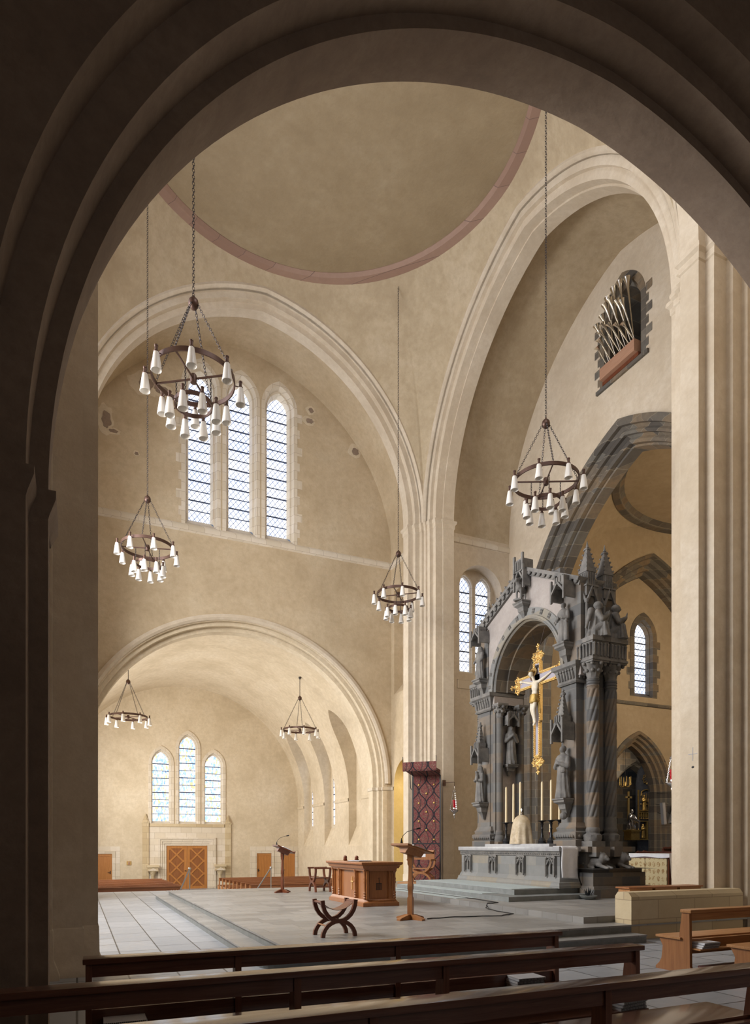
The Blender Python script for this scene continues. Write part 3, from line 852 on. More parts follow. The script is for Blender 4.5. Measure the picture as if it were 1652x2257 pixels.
# north side of the east recess with a twin lancet in a round-headed niche
YNE = 22.6
rx, rw = 14.77, 1.0
niche = [(rx - rw, 8.6)] + [(rx + u, z) for u, z in arch_pts(rw, .0, 11.96, 14)] + [(rx + rw, 8.6)]
door_e = [(15.35, .3), (15.35, 2.75), (16.0, 2.75), (16.0, .3)]
outer = [(CX + 7.1, .3), (15.35, .3), (15.35, 2.75), (16.0, 2.75), (16.0, .3), (XE, .3), (XE, ZS), (CX + 7.1, ZS)]
mb = MB(); mb.poly([outer, niche], lambda a, b: (a, YNE, b))
mb.grid([[(a, YNE, b) for a, b in niche], [(a, YNE + .55, b) for a, b in niche]])
holes = [lancet(rx + s, .36, 8.7, 12.72) for s in (-.44, .44)]
mb.poly([niche] + holes, lambda a, b: (a, YNE + .55, b))
mb.face([(rx - rw, YNE, 8.3), (rx + rw, YNE, 8.3), (rx + rw, YNE + .55, 8.7), (rx - rw, YNE + .55, 8.7)])
struct(mb.build('wall_recess_north', 'plaster', smooth=30))
for i, s in enumerate((-.44, .44)):
    window_lancet(40 + i, rx + s, .42, .36, .31, 8.65, 8.85, 12.72, YNE + .55, YNE + .7, 'glassE', tN, 9, False)
mb = MB()
moulding(mb, [(CX + 7.15, YNE), (XE, YNE)], [(13.66, 0), (13.7, .05), (13.84, .06), (13.9, .02), (13.93, 0)], -1)
mb.box(15.2, 15.35, YNE - .04, YNE, .3, 2.9); mb.box(15.2, 16.1, YNE - .04, YNE, 2.75, 2.92)
mb.box(rx - rw - .1, rx + rw + .1, YNE - .03, YNE, 7.95, 8.3)
struct(mb.build('trim_14', 'surround', smooth=40))
mb = MB((15.35, YNE + .15, .3)); mb.box(15.35, 16.0, YNE + .12, YNE + .18, .3, 2.75); struct(mb.build('door_5', 'doord', loc=(15.35, YNE + .15, .3)))
# ---- chancel bay beyond
ACX = 23.4
mb = MB()
# north arch of the chancel bay (plane Y=22) and recessed wall (Y=22.8)
ZA2, s2, c2 = 7.6, 5.0, 2.6
up2 = arch_line(s2, c2, .3, ZA2, 30)
outer = [(17.1, .3)] + [(ACX + u, z) for u, z in up2] + [(29.7, .3), (29.7, 16.6), (17.1, 16.6)]
mb.poly([outer], lambda a, b: (a, 22.0, b))
struct(mb.build('wall_chancel_north', 'plaster_ochre'))
mb = MB(); order_skin(mb, [(5.0, 22.0), (5.0, 21.92), (4.88, 21.92), (4.84, 22.1), (4.66, 22.14), (4.62, 22.3), (4.46, 22.34), (4.42, 22.5), (4.3, 22.54), (4.26, 22.85)], c2, .3, ZA2, lambda u, d, z: (ACX + u, d, z), 30)
struct(mb.build('trim_15', 'darkstone', smooth=30), 'dark stone arch on the chancel north side')
YW2 = 22.8
win2 = lancet(23.68, .56, 8.55, 12.1)
la = [(21.35, .3)] + [(ACX + u, z) for u, z in arch_pts(1.62, .95, 4.2, 14)]
lowarch = [(ACX + u, z) for u, z in arch_line(1.85, 1.0, .3, 4.15, 14)]
lowarch2 = [(ACX - 4.55 + u, z) for u, z in arch_line(1.5, .8, .3, 4.15, 14)]
outer = [(17.1, .3)] + lowarch2 + lowarch + [(28.5, .3), (28.5, 16), (17.1, 16)]
mb = MB(); mb.poly([outer, win2], lambda a, b: (a, YW2, b)); struct(mb.build('wall_chancel_north_inner', 'plaster_ochre'))
window_lancet(50, 23.68, .82, .56, .47, 8.55, 8.8, 12.1, YW2, YW2 + .35, 'glassE', tN, 10, True, 'darkstone', .03)
mb = MB()
for cx_, s_, c_ in ((ACX, 1.85, 1.0), (ACX - 4.55, 1.5, .8)):
    order_skin(mb, [(s_ + .16, 22.8), (s_ + .14, 22.72), (s_, 22.72), (s_ - .04, 22.85), (s_ - .14, 22.88), (s_ - .18, 23.0), (s_ - .28, 23.03), (s_ - .32, 23.2), (s_ - .42, 23.25), (s_ - .42, 23.6), (s_ + .4, 23.6)], c_, .3, 4.15, lambda u, d, z: (cx_ + u, d, z), 18)
    for sg in (-1, 1):
        pth = [(cx_ + sg * a, d) for a, d in [(s_ + .3, 22.8), (s_, 22.75), (s_ - .28, 23.0), (s_ - .42, 23.3), (s_ - .42, 23.6)]]
        moulding(mb, pth, [(3.7, 0), (3.75, .05), (3.95, .09), (4.05, .16), (4.18, .16), (4.2, 0)], -1 if sg > 0 else 1)
struct(mb.build('trim_16', 'darkstone', smooth=30), 'moulded pointed arches to the side chapel')
mb = MB(); moulding(mb, [(17.1, YW2), (28, YW2)], [(8.12, 0), (8.14, .07), (8.26, .09), (8.3, 0)], -1)
struct(mb.build('trim_17', 'darkstone'), 'dark stone string course under the chancel window')
# chancel other walls, ring and dome
mb = MB()
mb.grid([[(29.7, 9, z), (29.7, 23.6, z)] for z in (.3, 16.6)])
mb.grid([[(17.1, 10.5, z), (29.7, 10.5, z)] for z in (.3, 16.6)])
struct(mb.build('wall_chancel_far', 'plaster_ochre'))
RC, ZC = 5.3, 16.0
mb = MB(); rows = []
RPC, ZPC = math.hypot(6.3, 5.55), 9.5
KPC = (ZC - ZPC) / math.sqrt(RPC ** 2 - RC ** 2)
for k2 in range(11):
    f = k2 / 10; row = []
    for j in range(72):
        a = 2 * PI * j / 72; ca, sa = math.cos(a), math.sin(a)
        q = 1 / max(abs(ca) / 6.3, abs(sa) / 5.55)
        z0 = ZPC + KPC * math.sqrt(max(0, RPC ** 2 - q * q))
        zz = z0 + (ZC - z0) * math.sin(PI / 2 * f)
        row.append((ACX + math.sqrt(max(0, RPC ** 2 - ((zz - ZPC) / KPC) ** 2)) * ca, CY + math.sqrt(max(0, RPC ** 2 - ((zz - ZPC) / KPC) ** 2)) * sa, zz))
    rows.append(row)
mb.grid(rows, close_u=True)
mb.lathe([(5.25 * math.cos(PI / 2 * k2 / 12), ZC + 4.2 * math.sin(PI / 2 * k2 / 12)) for k2 in range(12)] + [(.01, ZC + 4.2)], (ACX, CY, 0), 56)
struct(mb.build('ceiling_chancel', 'plaster_ochre', smooth=40))
mb = MB(); rows = []
for k2 in range(72):
    a = 2 * PI * k2 / 72
    rows.append([(ACX + r * math.cos(a), CY + r * math.sin(a), z) for r, z in ((5.5, ZC - .22), (5.25, ZC - .2), (5.12, ZC - .05), (5.05, ZC), (5.12, ZC + .08), (5.05, ZC + .16), (5.4, ZC + .3))])
mb.grid(rows, close_u=True, close_v=True); struct(mb.build('trim_18', 'darkstone', smooth=30), 'stone ring of the chancel dome')
mb = MB(); mb.box(17, 31.6, 10, 28.6, .1, .3); struct(mb.build('floor_chancel', 'flag2'))
# side chapel beyond the low arch
mb = MB()
mb.grid([[(18, 28.4, z), (31.5, 28.4, z)] for z in (.3, 8)])
mb.grid([[(18, y, z) for y in (23.6, 28.4)] for z in (.3, 8)])
mb.grid([[(31.5, y, z) for y in (23.6, 28.4)] for z in (.3, 8)])
struct(mb.build('wall_chapel', 'darkstone'))
mb = MB()
order_skin(mb, [(5.2, 23.6), (5.2, 26.2)], 1.6, 4.0, 4.0, lambda u, d, z: (ACX + 1.9 + u, d, z), 18)
struct(mb.build('ceiling_chapel', 'plaster_dark', smooth=30))
mb = MB()
order_skin(mb, [(4.6, 26.2), (1.95, 26.2), (1.9, 26.35), (1.78, 26.4), (1.72, 26.8)], 1.0, .3, 3.4, lambda u, d, z: (26.75 + u, d, z), 18)
struct(mb.build('wall_chapel_arch', 'darkstone', smooth=30))
# ------------------------------------------------------------------ chandeliers
def chain_pts(a, b, n, sag=0):
    a, b = Vector(a), Vector(b)
    return [a.lerp(b, i / n) - Vector((0, 0, sag * 4 * (i / n) * (1 - i / n))) for i in range(n + 1)]
def links(mb, a, b, size=.045):
    """alternating oval links between two points"""
    a, b = Vector(a), Vector(b); d = (b - a); L = d.length; d.normalize()
    u = d.cross(Vector((0, 0, 1)))
    if u.length < 1e-3: u = d.cross(Vector((1, 0, 0)))
    u.normalize(); w = d.cross(u)
    n = max(2, int(L / (size * .8)))
    st = L / n
    for i in range(n):
        c = a + d * st * (i + .5); s = u if i % 2 else w
        h = st * .62; q = size * .3
        P = [c + d * h, c + d * h * .5 + s * q, c - d * h * .5 + s * q, c - d * h, c - d * h * .5 - s * q, c + d * h * .5 - s * q]
        rows = []
        o = d.cross(s).normalized() * .006
        for p in P:
            e = (p - c).normalized() * .006
            rows.append([p + e, p + o, p - e, p - o])
        mb.grid(rows, close_u=True, close_v=True)
def chandelier(x, y, zr, zb, ztop, rot, label, group, R=.74, two=True, r2=.335, drop=.48, rod=False):
    root = empty('chandelier', (x, y, zr), rot, label, 'chandelier', group)
    mb = MB(); mb.torus((0, 0, 0), R, .012, .042); mb.build('ring', 'bronze', root, smooth=40)
    mb = MB()
    for k in range(4):
        a = PI / 4 + k * PI / 2
        mb.beam((R * math.cos(a), R * math.sin(a), -.01), (0, 0, -.01), .022, .03)
    mb.lathe([(.02, -.09), (.055, -.085), (.06, -.03), (.06, .05), (.045, .075), (.01, .08)], (0, 0, 0), 14)
    mb.build('hub', 'bronze', root, smooth=40)
    mb = MB(); mb.lathe([(.01, -.11), (.05, -.10), (.09, -.05), (.095, 0), (.085, .05), (.05, .09), (.02, .11), (.015, .14)], (0, 0, zb - zr), 18)
    mb.build('boss', 'bronze', root, smooth=60)
    for k in range(4):
        mb = MB()
        a = PI / 4 + k * PI / 2
        links(mb, (.05 * math.cos(a), .05 * math.sin(a), zb - zr + .03), (R * math.cos(a), R * math.sin(a), .04), .06)
        mb.build('chain', 'chain', root)
    mb = MB()
    if rod: mb.tube([(0, 0, zb - zr + .12), (0, 0, ztop - zr)], .014, 6)
    else: links(mb, (0, 0, zb - zr + .12), (0, 0, ztop - zr), .075)
    mb.lathe([(.02, -.1), (.06, -.04), (.07, .02)], (0, 0, ztop - zr), 10)
    mb.build('suspension_chain', 'chain', root)
    if two:
        mb = MB(); mb.torus((0, 0, -drop), r2, .01, .036, 36); mb.build('lower_ring', 'bronze', root, smooth=40)
        for k in range(4):
            mb = MB()
            a = PI / 4 + k * PI / 2
            links(mb, (r2 * math.cos(a), r2 * math.sin(a), -.02), (r2 * math.cos(a), r2 * math.sin(a), -drop + .03), .045)
            mb.build('lower_chain', 'chain', root)
    for tier, (rr, zz) in enumerate(((R, 0), (r2, -drop)) if two else ((R, 0),)):
        for k in range(8):
            a = (k + .5) * PI / 4 + (PI / 8 if tier else 0)
            rs = rr + .105
            off = (rs * math.cos(a), rs * math.sin(a), zz)
            g = MB(off)
            prof = [(.04, -.045), (.05, -.06), (.093, -.36), (.088, -.365), (.082, -.35), (.035, -.075)]
            g.lathe(prof, off, 16)
            so = g.build('shade', 'opal', root, smooth=40, loc=off)
            g = MB(off)
            g.lathe([(.012, -.06), (.045, -.05), (.048, -.035), (.028, -.03), (.028, .05), (.034, .055), (.034, .075), (.01, .08)], off, 10)
            g.beam((rr * math.cos(a), rr * math.sin(a), zz - .02), (rs * math.cos(a), rs * math.sin(a), zz - .035), .014, .014)
            g.build('holder', 'bronze', so, smooth=40)
    return root
GC = 'two-tiered ring chandeliers of the crossing'
PC = lambda q: ZR - .15
chandelier(1.95, 12.5, 8.59 + EYE, 9.97 + EYE, 21.6, .2, 'large two-tiered ring chandelier in front of the three tall lancets', GC)
chandelier(1.89, 20.56, 8.78 + EYE, 10.2 + EYE, 21.6, .5, 'two-tiered ring chandelier hanging lowest at the edge of the dark left pier', GC)
chandelier(10.16, 20.71, 8.74 + EYE, 10.14 + EYE, 21.3, .1, 'two-tiered ring chandelier in front of the fluted far pier', GC)
chandelier(9.95, 12.5, 8.5 + EYE, 9.84 + EYE, 21.6, .33, 'two-tiered ring chandelier before the stone chancel arch, above the canopy', GC)
GN = 'single ring chandeliers of the nave'
chandelier(CX - 3.91, 30.93, 5.67 + EYE, 7.2 + EYE, 8.2 + EYE, .1, 'single ring chandelier under the barrel vault, over the far left pews', GN, R=.8, two=False, rod=True)
chandelier(CX + 3.91, 30.93, 5.66 + EYE, 7.2 + EYE, 8.2 + EYE, .3, 'single ring chandelier under the barrel vault, beside the arched wall niches', GN, R=.8, two=False, rod=True)

# ------------------------------------------------------------------ wooden free-standing altar
AX0, AX1, AY0, AY1 = 6.12, 7.06, 14.34, 16.67
root = empty('wooden_altar', ((AX0 + AX1) / 2, (AY0 + AY1) / 2, ZP), 0, 'carved oak altar table with gold cross on the low platform', 'altar')
O = Vector(root.location); hx, hy = (AX1 - AX0) / 2, (AY1 - AY0) / 2
mb = MB()
mb.box(-hx, hx, -hy, hy, 0, .09, 0, .008); mb.box(-hx + .02, hx - .02, -hy + .02, hy - .02, .09, .13, .03); mb.box(-hx + .05, hx - .05, -hy + .05, hy - .05, .13, .17, .02)
mb.build('plinth', 'altarwood', root, smooth=30)
mb = MB(); mb.box(-hx + .13, hx - .13, -hy + .13, hy - .13, .15, .86); mb.build('body', 'altarwood', root)
mb = MB()
mb.box(-hx + .06, hx - .06, -hy + .06, hy - .06, .84, .9, -.02); mb.box(-hx + .01, hx - .01, -hy + .01, hy - .01, .9, .97, -.03)
mb.box(-hx - .03, hx + .03, -hy - .03, hy + .03, .975, 1.0, -.03); mb.box(-hx - .065, hx + .065, -hy - .065, hy + .065, 1.0, 1.05, 0, .008)
mb.build('top', 'altarwood', root, smooth=30)
def baluster(x, y):
    mb = MB((x, y, .17)); pr = [(.03, 0), (.045, .03), (.03, .06), (.042, .09), (.03, .12), (.042, .15), (.03, .18), (.028, .36), (.043, .40), (.03, .44), (.043, .48), (.028, .52), (.03, .62), (.05, .66), (.05, .69)]
    mb.lathe([(r, z + .17) for r, z in pr], (x, y, 0), 12); mb.box(x - .045, x + .045, y - .045, y + .045, .84, .865)
    mb.build('baluster', 'altarwood', root, smooth=40, loc=(x, y, .17))
for x in (-hx + .085, hx - .085):
    for y in (-hy + .1, -hy + .68, .52 * hy - .0, hy - .1): baluster(x, y)
def stile(x0, x1, y0, y1):
    mb = MB(); mb.box(x0, x1, y0, y1, .17, .85, 0, .006); mb.build('stile', 'altarwood', root)
for y in (-hy + .1, -hy + .68, hy * .52, hy - .1): stile(-hx + .1, -hx + .16, y - .07, y + .07)
for x in (-hx + .15, hx - .15): stile(x - .09, x + .09, -hy + .09, -hy + .14)
def tracery(c, w, h, axis):
    mb = MB()
    cx_, cy_, cz = c
    for s in (-1, 1):
        for k in range(2):
            a = [(s * w * .25 + (w * .22) * math.cos(t), h * .5 - w * .25 + (w * .22) * math.sin(t)) for t in [PI * j / 6 for j in range(7)]]
            mb.tube([((cx_ + p) if axis == 'x' else cx_, cy_ if axis == 'x' else cy_ + p, cz + q - .03 * k) for p, q in a], .008, 5)
        mb.beam(((cx_ + s * w * .47) if axis == 'x' else cx_, cy_ if axis == 'x' else cy_ + s * w * .47, cz - h / 2), ((cx_ + s * w * .47) if axis == 'x' else cx_, cy_ if axis == 'x' else cy_ + s * w * .47, cz + h / 2), .016, .016)
    mb.beam((cx_, cy_, cz - h / 2), (cx_, cy_, cz + h / 2), .014, .014)
    mb.build('tracery', 'altarwood', root, smooth=40)
tracery((-hx + .15, -hy + .085, .52), .13, .6, 'x'); tracery((hx - .15, -hy + .085, .52), .13, .6, 'x')
mb = MB(); yc = -.18
mb.box(-hx + .115, -hx + .128, yc - .013, yc + .013, .36, .68); mb.box(-hx + .112, -hx + .127, yc - .075, yc + .075, .545, .572)
o = mb.build('cross_emblem', 'gold', root); o['label'] = 'gilt inlaid cross'
mb = MB(); y0 = -hy + .125
for k in range(5): mb.box(-.075 + .03 * k, -.063 + .03 * k, y0 - .004, y0 + .01, .38, .54)
mb.box(-.078, .06, y0 - .004, y0 + .01, .535, .55); mb.box(-.008, .004, y0 - .004, y0 + .01, .55, .64); mb.torus((-.002, y0, .665), .022, .006, .005, 16)
o = mb.build('gridiron_emblem', 'black', root); o['label'] = 'dark carved grille emblem with ring handle'
ZT = ZP + 1.05
for x, y, lb in ((6.5, 16.45, 'dark wooden cup, left one of two on the altar table'), (6.62, 15.95, 'dark wooden cup, right one of two on the altar table')):
    mb = MB(); mb.lathe([(.035, 0), (.05, .01), (.055, .05), (.04, .06), (.05, .075), (.045, .11), (.03, .13), (.01, .135)], (0, 0, 0), 14)
    tag(mb.build('altar_cup', 'stool', smooth=50, loc=(x, y, ZT)), lb, 'cup', 'dark cups on the altar table')
root = empty('open_book', (6.45, 15.35, ZT), .2, 'open dark book lying flat on the wooden altar table', 'book')
mb = MB(); mb.box(-.2, .2, -.27, .27, 0, .012); mb.build('cover', 'black', root)
mb = MB(); mb.box(-.18, .18, -.25, -.004, .012, .026, .004); mb.box(-.18, .18, .004, .25, .012, .026, .004); mb.build('pages', 'grey', root)

# ------------------------------------------------------------------ faldstools
def xframe(mb, y, w=.27, h=.58, wd=.055, th=.045, lean=0):
    """two crossing S-shaped members in the x-z plane"""
    for s in (-1, 1):
        pts = []
        for k in range(13):
            t = k / 12
            if t < .5: a = PI / 2 * (t / .5); x = -w + w * (1 - math.cos(a)) * 1.0; z = h * .43 * math.sin(a)
            else: a = PI / 2 * ((t - .5) / .5); x = w * math.sin(a) * 1.03; z = h * .43 + h * .57 * (1 - math.cos(a))
            pts.append((s * x, y, z))
        mb.strap(pts, wd * (1 if s > 0 else .93), th, (0, 1, 0))
root = empty('folding_stool', (3.76, 9.97, ZP), 0, 'brown X-framed stool with sling seat near the platform edge', 'stool')
for y in (-.19, .19):
    mb = MB(); xframe(mb, y, .27, .58, .05, .062); mb.build('frame', 'stool', root, smooth=35)
for sx in (-1, 1):
    mb = MB(); mb.tube([(sx * .275, -.19, .545), (sx * .275, .19, .545)], .022, 10); mb.build('seat_rail', 'stool', root, smooth=40)
    mb = MB(); mb.tube([(sx * .21, -.19, .18), (sx * .21, .19, .18)], .014, 8); mb.build('stretcher', 'oak', root, smooth=40)
mb = MB(); rows = []
for k in range(17):
    t = k / 16; x = -.28 + .56 * t; z = .57 - .15 * math.sin(PI * t) ** .8
    rows.append([(x, -.155, z), (x, .155, z), (x, .155, z - .008), (x, -.155, z - .008)])
mb.grid(rows, close_u=True); mb.build('seat', 'leather', root, smooth=60)
def curule(name, loc, rz, label, back, mat='stool', w=.33, h=.52):
    root = empty(name, loc, rz, label, 'chair')
    for y in (-.24, .24):
        mb = MB(); xframe(mb, y, w, h + .22, .06, .07); mb.build('frame', mat, root, smooth=35)
    for sx in (-1, 1):
        mb = MB(); mb.box(sx * (w + .02) - .03, sx * (w + .02) + .03, -.32, .3, h + .2, h + .25, 0, .01); mb.lathe([(.005, -.02), (.035, -.01), (.035, .03), (.005, .04)], (sx * (w + .02), -.32, h + .22), 10)
        mb.build('arm', mat, root, smooth=35)
    mb = MB(); mb.box(-w + .05, w - .05, -.25, .25, h - .1, h - .06, 0, .008); mb.build('seat', mat, root)
    for z in (.14,):
        mb = MB(); mb.box(-w, -w + .03, -.24, .24, z, z + .035); mb.box(w - .03, w, -.24, .24, z, z + .035); mb.build('stretcher', mat, root)
    if back:
        mb = MB(); mb.prism([(-w, h + .22), (w, h + .22), (w, h + .42), (w * .55, h + .44), (w * .4, h + .55), (0, h + .6), (-w * .4, h + .55), (-w * .55, h + .44), (-w, h + .42)], .24, .28, lambda a, b, d: (a, d, b)); mb.build('backrest', mat, root)
        mb = MB(); mb.box(-.07, .07, .235, .245, h + .32, h + .5); mb.build('shield', 'paper', root)
    return root
curule('curule_chair', (7.0, 19.9, ZP), PI / 2, 'brown X-framed armchair standing behind the wooden altar table', False, w=.3)
curule('presider_chair', (11.08, 20.72, .452), -PI / 4, 'oak X-framed chair with rounded back in front of the hanging tapestry', True, 'oak', .40, .56)
mb = MB(); mb.box(-.75, .75, -.45, .5, 0, .17, 0, .008)
tag(mb.build('chair_dais', 'oakx', loc=(11.08, 20.72, .4 - .12), rz=-PI / 4), 'low wooden dais under the oak chair at the tapestry', 'dais')

# ------------------------------------------------------------------ lecterns
def lectern(loc, label, mat, big, htop, post, board, tilt, feet):
    root = empty('lectern', loc, 0, label, 'lectern', 'wooden lecterns on the platform')
    mb = MB()
    w = .055 * big
    pr = [(w, 0), (w, .36), (w * .75, .39), (w * .75, .5), (w * .95, .53), (w * .95, .62), (w * .8, .64), (w * .62, .9), (w * .62, htop - .42), (w * .95, htop - .38), (w * .95, htop - .32), (w * 1.05, htop - .30), (w * 1.05, htop - .14)]
    mb.lathe([(r * 1.3, z + .06) for r, z in pr], (0, 0, 0), 4 if big > .9 else 8)
    mb.build('post', mat, root, smooth=25)
    for k in range(4):
        a = k * PI / 2 + .35; d = Vector((math.cos(a), math.sin(a), 0)); s = Vector((-d.y, d.x, 0))
        mb = MB()
        prof = [(0, 0), (feet, 0), (feet, .03), (feet * .85, .05), (.1, .10), (0, .10)]
        mb.prism(prof, -.045 * big, .045 * big, lambda p, q, r: tuple(d * p + s * r + Vector((0, 0, q))))
        mb.build('foot', mat, root)
    bw, bd = board; ct, st = math.cos(tilt), math.sin(tilt)
    ax, az = Vector((ct, 0, -st)), Vector((st, 0, ct))
    mb = MB()
    c = Vector((.03, 0, htop - .02))
    mb.obox(c, ax, (0, 1, 0), az, bd / 2, bw / 2, .014)
    mb.obox(c - ax * (bd / 2 - .04) - az * .0, ax, (0, 1, 0), az, .04, bw / 2 + .005, .02)
    mb.obox(c + ax * (bd / 2) + az * .02, ax, (0, 1, 0), az, .012, bw / 2, .035)
    mb.build('reading_board', mat, root, smooth=30)
    mb = MB()
    mb.prism([(-bw * .28, -.012), (bw * .28, -.012), (bw * .16, -.13), (-bw * .16, -.13)], -bd * .3, bd * .32, lambda a, b, d_: tuple(c + ax * d_ + Vector((0, a, 0)) + az * b))
    mb.build('bracket', mat, root)
    p0 = c - ax * (bd / 2 - .05) + az * .015 + Vector((0, .0, 0))
    mb = MB(); mb.lathe([(.022, 0), (.026, .02), (.012, .1), (.009, .12)], p0, 10)
    mb.tube([p0 + Vector((0, 0, .1)), p0 + Vector((.03, -.01, .17)), p0 + Vector((.1, -.03, .24)), p0 + Vector((.22, -.05, .28)), p0 + Vector((.30, -.06, .30))], .0065, 6)
    mb.tube([p0 + Vector((.29, -.06, .298)), p0 + Vector((.37, -.07, .315))], .016, 8)
    mb.build('microphone', 'black', root, smooth=40)
    return root, c, ax, az
r1, c1, ax1, az1 = lectern((5.93, 11.55, ZP), 'oak lectern with wide tilted board standing right of the wooden altar', 'oak', 1.0, 1.40, .06, (.74, .58), .30, .34)
r2, c2_, ax2, az2 = lectern((5.8, 19.95, ZP), 'slim dark wooden lectern with open book, left of the wooden altar', 'stool', .8, 1.36, .05, (.62, .58), .42, .28)
def open_book(c, ax, az, loc, label):
    root = empty('lectern_book', loc, 0, label, 'book')
    mb = MB(loc)
    mb.obox(c, ax, (0, 1, 0), az, .15, .22, .008); mb.build('cover', 'black', root)
    mb = MB(loc)
    for s in (-1, 1): mb.obox(c + az * .02 + Vector((0, s * .1, 0)), ax, (0, 1, 0), az, .14, .095, .012)
    mb.build('pages', 'paper', root)
for r_, c_, ax_, az_, lb in ((r1, c1, ax1, az1, 'open white book on the oak lectern right of the altar'), (r2, c2_, ax2, az2, 'open white book on the slim dark lectern')):
    cc = Vector(r_.location) + c_ + ax_ * .06 + az_ * .024
    open_book(cc, ax_, az_, cc, lb)
mb = MB()
P0 = [(6.25, 11.45, ZP + .012), (6.9, 11.5, ZP + .012), (7.9, 11.35, ZP + .012), (8.35, 11.55, ZP + .012), (8.38, 12.2, ZP + .012), (8.44, 12.7, ZP + .03), (8.5, 12.75, ZP + .1), (8.52, 12.76, .412), (8.85, 12.8, .412), (8.95, 14, .412), (8.9, 17, .412), (8.7, 19.5, .412)]
pts = []
for a, b in zip(P0[:-1], P0[1:]):
    for k in range(5): pts.append(Vector(a).lerp(Vector(b), k / 5) + Vector((0, .03 * math.sin(k * 2.1 + a[0] * 3), 0)))
mb.tube(pts, .011, 6)
tag(mb.build('microphone_cable', 'black', smooth=50), 'thin black cable trailing from the oak lectern over the step', 'cable')

# ------------------------------------------------------------------ pews
def pew(loc, rz, L, label, group, mw='pew', mz='pewz', sup=(), seat_side=1, kneeler=True, shelf=True, endfoot=True, H=.86):
    """local x along the bench, +y towards the seat, origin under the left end of the rail"""
    root = empty('pew', loc, rz, label, 'pew', group)
    mb = MB(); mb.box(-.02, L + .02, -.10, .07, H - .045, H, 0, .012); mb.build('rail', mw, root, smooth=40)
    mb = MB(); mb.box(.02, L - .02, -.035, .0, H - .15, H - .045); mb.build('apron', mw, root)
    mb = MB(); mb.box(-.03, L + .03, .06, .48, .445, .48, 0, .01); mb.build('seat', mw, root, smooth=40)
    mb = MB(); mb.box(.03, L - .03, .38, .41, .33, .445); mb.box(.03, L - .03, .0, .03, .26, .62 if False else .46); mb.build('seat_board', mw, root)
    for x in (0, L - .045):
        mb = MB()
        pl = [(-.10, .0), (.50, .0), (.50, .035), (.44, .09), (.40, .16), (.38, .33), (.43, .42), (.45, .445), (.11, .445), (.06, H - .045), (-.06, H - .045), (-.07, .10), (-.10, .06)]
        mb.prism(pl, x, x + .045, lambda a, b, d: (d, a, b)); mb.build('end_panel', mz, root)
    for x in sup:
        mb = MB(); mb.prism([(-.05, 0), (.36, 0), (.36, .445), (.09, .445), (.06, H - .045), (-.05, H - .045)], x, x + .05, lambda a, b, d: (d, a, b)); mb.build('support', mz, root)
    if shelf:
        mb = MB(); mb.box(.04, L - .04, -.2, .0, .33, .35); mb.box(.04, L - .04, -.02, .0, .33, .46); mb.build('book_shelf', mw, root)
    if kneeler:
        mb = MB(); mb.box(.06, L - .06, -.34, -.14, .09, .13, 0, .012); o = mb.build('kneeler', 'kneel', root, smooth=40); o['label'] = 'padded maroon kneeler'
        mb = MB(); mb.box(.06, L - .06, -.32, -.16, .0, .09); mb.build('kneeler_base', mz, root)
    return root
GP = 'dark oak pews across the foreground'
rz = math.atan2(-.14, 4.3)
pew((.06, 5.50, 0), rz, 4.32, 'dark oak pew nearest the platform, short left end beside the pier', GP, sup=(1.12, 2.55))
pew((-3.1, 4.50, 0), math.atan2(-.1, 4.5), 7.5, 'dark oak pew, second from the platform, running past the dark left pier', GP, sup=(1.8, 4.45, 5.6))
pew((-3.0, 3.24, 0), 0, 7.5, 'dark oak pew closest to the viewer, its rail rising across the bottom', GP, sup=(2.0, 4.4, 6.0))
GR = 'honey oak pews on the right side'
pew((7.42, 6.42, 0), 0, 4.6, 'honey oak pew on the right against the low stone wall', GR, 'oakx', 'oak', sup=(2.3,))
pew((7.45, 5.33, 0), 0, 4.6, 'honey oak pew cut off at the right edge, behind the kneeler', GR, 'oakx', 'oak', sup=(2.3,))
# spiral bound booklets
def booklets(c, rz, n, where):
    for i in range(n):
        loc = (c[0] + random.uniform(-.012, .012), c[1] + random.uniform(-.01, .01), c[2] + .027 * i)
        pos = 'top one' if i == n - 1 else ('bottom one' if i == 0 else ('second from top' if i == n - 2 else 'third from top'))
        root = empty('spiral_booklet', loc, rz + random.uniform(-.05, .05), 'spiral-bound booklet, %s in stack %s' % (pos, where), 'booklet', 'spiral booklets ' + where)
        mb = MB(); mb.box(-.105, .105, -.148, .148, .001, .0235); mb.build('pages', 'paper', root)
        mb = MB(); mb.box(-.107, .107, -.15, .15, .0235, .0255); mb.build('cover', 'white' if i == n - 1 else 'grey', root)
        mb = MB()
        for k in range(22):
            y = -.14 + .0133 * k
            pts = [(.107 + .010 * math.cos(t), y, .013 + .013 * math.sin(t)) for t in [2 * PI * j / 8 for j in range(8)]]
            rows = [[(x, yy - .003, z), (x, yy + .003, z)] for x, yy, z in pts]
            mb.grid(rows, close_v=True)
        mb.build('binding', 'spiral', root)
b1 = at(1196, 2166, z=.37); b2 = at(1396, 2220, z=.37); b3 = at(1535, 2080, z=.37); b4 = at(244, 2250, z=.37)
at_far_right, at_mid, at_oak, at_far_left = 'at far dark pew right end', 'at middle dark pew right end', 'under honey oak pew', 'at far dark pew left end'
booklets((3.94, 5.25, .35), -PI / 2 - .02, 4, at_far_right)
booklets((4.2, 4.25, .35), -PI / 2 + .1, 3, at_mid)
booklets((7.65, 6.31, .35), -PI / 2, 3, at_oak)
booklets((.34, 5.37, .35), -PI / 2, 2, at_far_left)
